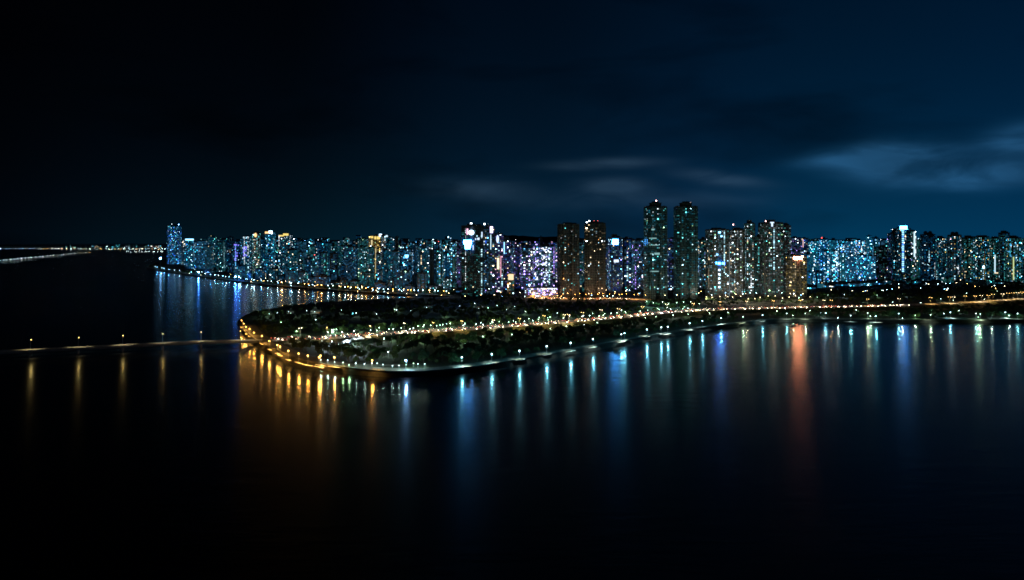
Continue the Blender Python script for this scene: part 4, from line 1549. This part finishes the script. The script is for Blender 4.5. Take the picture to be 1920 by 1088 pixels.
def tree_meshes(seed, hgt, rad, clumps=16, leaves=26, size=.5):
    rnd = random.Random(seed)
    t = MB()
    t.rod((0, 0, -.3), (.15, .1, hgt * .4), .32, .22, 7)
    for k in range(5):
        a = k * math.tau / 5 + rnd.uniform(-.4, .4)
        L = rad * rnd.uniform(.5, .75)
        t.rod((.15, .1, hgt * rnd.uniform(.3, .4)), (L * math.cos(a), L * math.sin(a), hgt * rnd.uniform(.55, .8)), .16, .05, 5)
    c = MB()
    for q in crown_pts(rnd, hgt, rad, clumps, leaves, size):
        c.add([tuple(p) for p in q], [(0, 1, 2, 3)])
    return t.mesh('trunk', [M['bark']]), c.mesh('crown', [LEAF[seed % 3]])


TREES = [tree_meshes(s, h, r_) for s, h, r_ in ((1, 8.5, 4.2), (2, 10, 4.8), (3, 7, 3.8), (4, 9, 5.2), (5, 11.5, 4.6), (6, 6.2, 3.2))]


def inside(p, poly):
    x, y = p
    c = False
    n_ = len(poly)
    for i in range(n_):
        (x1, y1), (x2, y2) = poly[i], poly[i - 1]
        if (y1 > y) != (y2 > y) and x < (x2 - x1) * (y - y1) / (y2 - y1) + x1:
            c = not c
    return c


RA = np.array(road)
NA = np.array(near)
TA = np.array(tip_road)
CA = np.array([(sum(q[0] for q in cp) / len(cp), sum(q[1] for q in cp) / len(cp))])
LA = np.array([(q[0], q[1]) for q in LAMPS])
SA = np.array(street)
BA = np.array(bridge_line)


def dmin(A, x, y):
    return float(np.sqrt(((A - (x, y)) ** 2).sum(1).min()))


def road_clear(q):
    i = int(np.argmin(((RA - q) ** 2).sum(1)))
    dd = math.hypot(RA[i][0] - q[0], RA[i][1] - q[1])
    return dd > (40 if q[1] < RA[i][1] else 34)


def region(px_poly, spacing, seed):
    rnd = random.Random(seed)
    poly = [P(x, y, LAND) for x, y in px_poly]
    xs, ys = [q[0] for q in poly], [q[1] for q in poly]
    out = []
    x = min(xs)
    while x < max(xs):
        y = min(ys)
        while y < max(ys):
            q = (x + rnd.uniform(-.5, .5) * spacing, y + rnd.uniform(-.5, .5) * spacing)
            if inside(q, poly) and road_clear(q) and dmin(NA, *q) > 19 and dmin(TA, *q) > 7 and not inside(q, cp) and dmin(LA, *q) > 3 and dmin(SA, *q) > 13 and dmin(BA, *q) > 9:
                m = math.sin(q[0] * .031 + 1.3) * math.sin(q[1] * .043 + q[0] * .012) + .5 * math.sin(q[0] * .083 - q[1] * .07)
                if m > -.62 + rnd.random() * .3:
                    out.append(q)
            y += spacing
        x += spacing
    return out


R1 = [(520, 646), (560, 658), (600, 672), (650, 684), (750, 691), (850, 686), (950, 675), (1050, 658), (1150, 641), (1250, 624), (1350, 609), (1420, 601), (1420, 580), (1300, 584), (1200, 593), (1100, 603), (960, 614), (860, 621), (760, 627), (690, 631), (640, 633), (560, 635), (520, 640)]
R2 = [(456, 598), (480, 590), (530, 581), (600, 574), (700, 569), (850, 564), (1000, 570), (1200, 573), (1330, 574), (1330, 579), (1200, 588), (1060, 601), (960, 609), (860, 616), (760, 622), (650, 627), (540, 630), (500, 630), (470, 616)]
R3 = [(1420, 601), (1500, 599), (1600, 600), (1750, 601), (2000, 601), (2000, 565), (1850, 569), (1700, 575), (1600, 578), (1420, 582)]
R4 = [(1520, 558), (1600, 548), (1700, 541), (2000, 538), (2000, 553), (1850, 560), (1700, 568), (1600, 571), (1520, 574)]
R5 = [(870, 553), (950, 556), (975, 557), (985, 566), (1210, 567), (1330, 565), (1500, 564), (1520, 572), (1330, 574), (1200, 570), (1000, 567), (870, 564)]
t1 = region(R1, 10.5, 1)
t3 = region(R3, 12, 3)
t2 = region(R2, 13.5, 2)
t4 = region(R4, 15, 4)
t5 = region(R5, 13, 5)
R6 = [(P_[0], P_[1]) for P_ in offset(farl, 20)] + [(P_[0], P_[1]) for P_ in reversed(offset(farl, 60))]
t6 = []
rnd = random.Random(6)
for a, b in zip(farl[::1], farl[1:]):
    for k in range(7):
        t = rnd.random()
        dd = rnd.uniform(16, 75)
        t6.append((a[0] + (b[0] - a[0]) * t + rnd.uniform(-6, 6), a[1] + (b[1] - a[1]) * t + dd))
allt = [(q, 1) for q in t1] + [(q, 3) for q in t3] + [(q, 2) for q in t2]
allt.sort(key=lambda q: q[0][0] ** 2 * .15 + q[0][1] ** 2)
single, rest = allt[:300], [q for q, _ in allt[300:]] + t4 + t5 + t6
rnd = random.Random(9)
groups = {}
for (x, y), reg in single:
    k = rnd.randrange(6)
    r = empty('tree', (x, y, LAND), rnd.uniform(0, 6.28))
    s = rnd.uniform(.65, 1.1)
    r.scale = (s, s, s * rnd.uniform(.9, 1.1))
    link('trunk', TREES[k][0], r)
    link('crown', TREES[k][1], r)
    i = int(np.argmin(((LA - (x, y)) ** 2).sum(1)))
    groups.setdefault(i, []).append((math.hypot(x - LA[i][0], y - LA[i][1]), r, k))
SHAPE = ['rounded', 'full', 'small bushy', 'spreading', 'tall', 'low']
for i, v in groups.items():
    v.sort(key=lambda q: q[0])
    for k, (dd, r, kk) in enumerate(v):
        tag(r, f'{SHAPE[kk]} dark leafy tree in the promenade wood, {nth(k + 1)} nearest to {LAMPS[i][2]}', 'tree', 'trees in the promenade wood')
# the rest of the wood reads as one dark mass
protoV = []
for s in range(5):
    rr = random.Random(40 + s)
    q = crown_pts(rr, 9.5, 4.8, 11, 11, .85)
    protoV.append(np.array([[tuple(p) for p in f] for f in q]).reshape(-1, 3))
chunks = []
for x, y in rest:
    a = rnd.uniform(0, 6.28)
    s = (.72 + .25 * math.sin(x * .05) * math.sin(y * .06)) * rnd.uniform(.75, 1.25)
    V = protoV[rnd.randrange(5)] * s
    c, sn = math.cos(a), math.sin(a)
    W_ = np.empty_like(V)
    W_[:, 0] = V[:, 0] * c - V[:, 1] * sn + x
    W_[:, 1] = V[:, 0] * sn + V[:, 1] * c + y
    W_[:, 2] = V[:, 2] + LAND - .5
    chunks.append(W_)
VV = np.concatenate(chunks)
nq = len(VV) // 4
me = bpy.data.meshes.new('wood')
me.vertices.add(nq * 4)
me.vertices.foreach_set('co', VV.ravel())
me.loops.add(nq * 4)
me.loops.foreach_set('vertex_index', np.arange(nq * 4, dtype=np.int32))
me.polygons.add(nq)
me.polygons.foreach_set('loop_start', np.arange(0, nq * 4, 4, dtype=np.int32))
for l_ in LEAF:
    me.materials.append(l_)
me.polygons.foreach_set('material_index', np.repeat(np.array([rnd.randrange(3) for _ in rest]), nq // len(rest))[:nq].astype(np.int32) if nq % len(rest) == 0 else np.zeros(nq, np.int32))
me.update()
tag(link('woodland', me), 'dark mass of further trees across the park, the road verges and the far shore', 'wood', kind='stuff')
print('TREES', len(single), len(rest), 'fill', len(fill))

# ------------------------------------------------------------------ cars
def car_meshes():
    out = []
    body, cab = MB(), MB()
    prof = [(-2.2, .35), (2.2, .35), (2.25, .75), (2.0, .9), (1.0, 1.0), (-1.9, 1.05), (-2.25, .9)]
    n_ = len(prof)
    for s in (0,):
        vs_ = [(x, -.88, z) for x, z in prof] + [(x, .88, z) for x, z in prof]
        body.add(vs_, [tuple(range(n_)), tuple(range(2 * n_ - 1, n_ - 1, -1))] + [(i, n_ + i, n_ + (i + 1) % n_, (i + 1) % n_) for i in range(n_)])
    body.prism([(-1.35, -.68), (.1, -.68), (.1, .68), (-1.35, .68)], 1.44, 1.5)
    cab.prism([(-1.85, -.8), (.95, -.8), (.95, .8), (-1.85, .8)], 1.0, 1.44, poly2=[(-1.35, -.68), (.1, -.68), (.1, .68), (-1.35, .68)])
    for p_, n in zip(PAINTS, PAINT_NAMES):
        out.append(body.mesh('body', [p_]))
    cabm = cab.mesh('cabin_glass', [M['glass']])
    wh = MB()
    wh.rod((0, -.12, 0), (0, .12, 0), .33, .33, 8)
    wheel = wh.mesh('wheel', [M['rubber']])
    hl = MB()
    hl.ball((0, 0, 0), .2, 5, 4)
    head = hl.mesh('headlight', [glow('headlight', (1, .80, .55), 42, 'NONE')])
    tl = MB()
    tl.ball((0, 0, 0), .14, 5, 4)
    tail = tl.mesh('taillight', [glow('taillight', (1, .16, .07), 14, 'NONE')])
    heado = hl.mesh('headlight', [M['canvas']])
    tailo = tl.mesh('taillight', [PAINTS[3]])
    return out, cabm, wheel, head, tail, heado, tailo


BODY, CABM, WHEEL, HEADM, TAILM, HEADO, TAILO = car_meshes()


beam = bpy.data.lights.new('headlight_beam', 'SPOT')
beam.color = (1, .82, .58)
beam.energy = 5200
beam.spot_size, beam.spot_blend = math.radians(105), .6
beam.shadow_soft_size = .15


def put_car(x, y, z, rz, col, lit=True):
    r = empty('car', (x, y, z), rz)
    link('body', BODY[col], r)
    link('cabin_glass', CABM, r)
    for wx in (-1.35, 1.35):
        for wy in (-.8, .8):
            link('wheel', WHEEL, r, (wx, wy, .33))
    if lit:
        link('headlight_beam', beam, r, (2.55, 0, .95)).rotation_euler = (0, -math.radians(52), 0)
    for wy in (-.62, .62):
        link('headlight', HEADM if lit else HEADO, r, (2.2, wy, .72))
        link('taillight', TAILM if lit else TAILO, r, (-2.22, wy, .82))
    return r


rnd = random.Random(21)
lanes = [(-9.8, 1, 'outer far'), (-3.2, 1, 'inner far'), (3.2, -1, 'inner near'), (9.6, -1, 'outer near')]
for d_, sgn, ln in lanes:
    line = resample(offset(road, d_), 1.0)
    ns = normals(line)
    s = 14.0 + rnd.uniform(0, 8)
    k = 0
    while s < len(line) - 10:
        x, y = line[int(s)]
        px = to_px(x, y, LAND)[0]
        if px > 1935 or k >= 62:
            break
        a, b = line[int(s)], line[int(s) + 2]
        rz = math.atan2(b[1] - a[1], b[0] - a[0])
        zc = rz_l[int(np.argmin(((RA - (x, y)) ** 2).sum(1)))]
        if sgn < 0:
            rz += math.pi
        c = rnd.randrange(5)
        k += 1
        r = put_car(x, y, zc + .06, rz, c)
        tag(r, f'{PAINT_NAMES[c]} car with headlights on in the {ln} highway lane, {nth(k)} from the bridge', 'car', 'cars driving on the highway')
        s += rnd.uniform(9, 23)
k = 0
for px in range(600, 1010, 16):
    if rnd.random() < .2:
        continue
    q, t = along(road, px)
    L = math.hypot(*t)
    k += 1
    c = rnd.choice([0, 0, 1, 2, 3])
    r = put_car(q[0] - t[1] / L * 31, q[1] + t[0] / L * 31, LAND + .03, math.atan2(t[1], t[0]), c, False)
    tag(r, f'{PAINT_NAMES[c]} car parked unlit on the far verge of the highway, {nth(k)} from the bridge', 'car', 'cars parked beside the highway')
k = 0
for py in (641, 645, 649):
    for px in range(604, 650, 9):
        x, y = P(px + (py - 641), py, LAND)
        if not inside((x, y), cp):
            continue
        k += 1
        c = rnd.choice([0, 0, 1, 2, 4])
        r = put_car(x, y, LAND + .035, 1.2, c, False)
        tag(r, f'{PAINT_NAMES[c]} car parked under lamps in the car park, {nth(k)} counting from the bridge', 'car', 'cars in the car park')

k = 0
line = resample(street, 1.0)
for i in range(12, len(line) - 10, 9):
    if k >= 22:
        break
    a, b = line[i], line[i + 2]
    L = math.hypot(b[0] - a[0], b[1] - a[1])
    sd = 4 if k % 2 else -4
    c = rnd.randrange(5)
    k += 1
    r = put_car(a[0] - (b[1] - a[1]) / L * sd, a[1] + (b[0] - a[0]) / L * sd, LAND + .055, math.atan2(b[1] - a[1], b[0] - a[0]) + (0 if sd < 0 else math.pi), c)
    tag(r, f'{PAINT_NAMES[c]} car on the street below the amber-footed pair, {nth(k)} from the shopping centre', 'car', 'cars on the tower street')

# white canopies round the car park
can = MB()
can.prism([(-4, -4), (4, -4), (4, 4), (-4, 4)], 2.8, 5.2, poly2=[(-.4, -.4), (.4, -.4), (.4, .4), (-.4, .4)])
canm = can.mesh('canopy', [M['canvas']])
pol = MB()
pol.rod((0, 0, 0), (0, 0, 2.9), .07, .07, 5)
polm = pol.mesh('pole', [M['steel']])
for k, (px, py) in enumerate(((609, 652), (618, 653.5), (628, 654), (640, 654), (651, 646), (662, 643), (676, 640), (690, 638))):
    x, y = P(px, py, LAND)
    r = empty('market_tent', (x, y, LAND), .3 + k * .2)
    link('canopy', canm, r)
    for sx in (-3.8, 3.8):
        for sy in (-3.8, 3.8):
            link('pole', polm, r, (sx, sy, 0))
    tag(r, f'white pointed tent beside the car park, {nth(k + 1)} from the bridge', 'tent', 'white tents round the car park')

# low pavilions in the dark park
for k, (px, py, wd) in enumerate(((502, 589, 14), (543, 588, 12), (592, 588, 18), (655, 590, 16), (745, 583, 18), (803, 577, 16), (905, 578, 20), (957, 579, 14), (1010, 583, 16), (1085, 572, 18), (700, 594, 12), (600, 597, 12))):
    r, g = building('pavilion', px - wd / 2, px + wd / 2, py - 3.6 - (k % 3) * .8, py + 1, pal='pale' if k % 2 else 'warm', lit=.28, wall=3, seed=1200 + k, z0=.3, dim=.2, depth=.5, rz=(k % 5 - 2) * .15, cols=0, bright=.9)
    tag(r, f'small low pavilion with lit windows in the dark park, {nth(sorted([502, 543, 592, 655, 745, 803, 905, 957, 1010, 1085, 700, 600]).index(px) + 1)} from the tip', 'pavilion', 'pavilions in the dark park')

# boat by the shore, below the red sign
x, y = P(1488, 611.5)
r = empty('boat', (x, y, 0), .25)
tag(r, 'small dark boat lying close to shore in the red sign reflection', 'boat')
mb = MB()
hull = [(-4, -1.1), (2, -1.2), (4.6, 0), (2, 1.2), (-4, 1.1)]
mb.prism([(a * .85, b * .7) for a, b in hull], -.4, 1.1, poly2=hull)
mb.build('hull', M['bronze'], r)
mb = MB()
mb.prism([(-2.4, -.8), (.8, -.8), (.8, .8), (-2.4, .8)], 1.1, 2.7, poly2=[(-2.3, -.7), (.3, -.7), (.3, .7), (-2.3, .7)])
mb.build('cabin', M['steel'], r)
mb = MB()
mb.rod((-.8, 0, 2.7), (-.8, 0, 4.6), .06, .04, 5)
mb.build('mast', M['steel'], r)

for o in bpy.data.objects:
    if '_g' in o:
        del o['_g']

# ------------------------------------------------------------------ render settings
SC.render.engine = 'CYCLES'
SC.cycles.max_bounces = 4
SC.cycles.diffuse_bounces = 1
SC.cycles.glossy_bounces = 2
SC.cycles.transmission_bounces = 1
SC.cycles.transparent_max_bounces = 2
SC.cycles.caustics_reflective = False
SC.cycles.caustics_refractive = False
SC.cycles.use_light_tree = True
SC.cycles.sample_clamp_indirect = 4
SC.cycles.use_denoising = True
SC.cycles.denoiser = 'OPENIMAGEDENOISE'
SC.cycles.filter_width = 1.7
SC.view_settings.view_transform = 'Standard'
SC.view_settings.look = 'None'
SC.view_settings.exposure = 0
SC.view_settings.gamma = 1
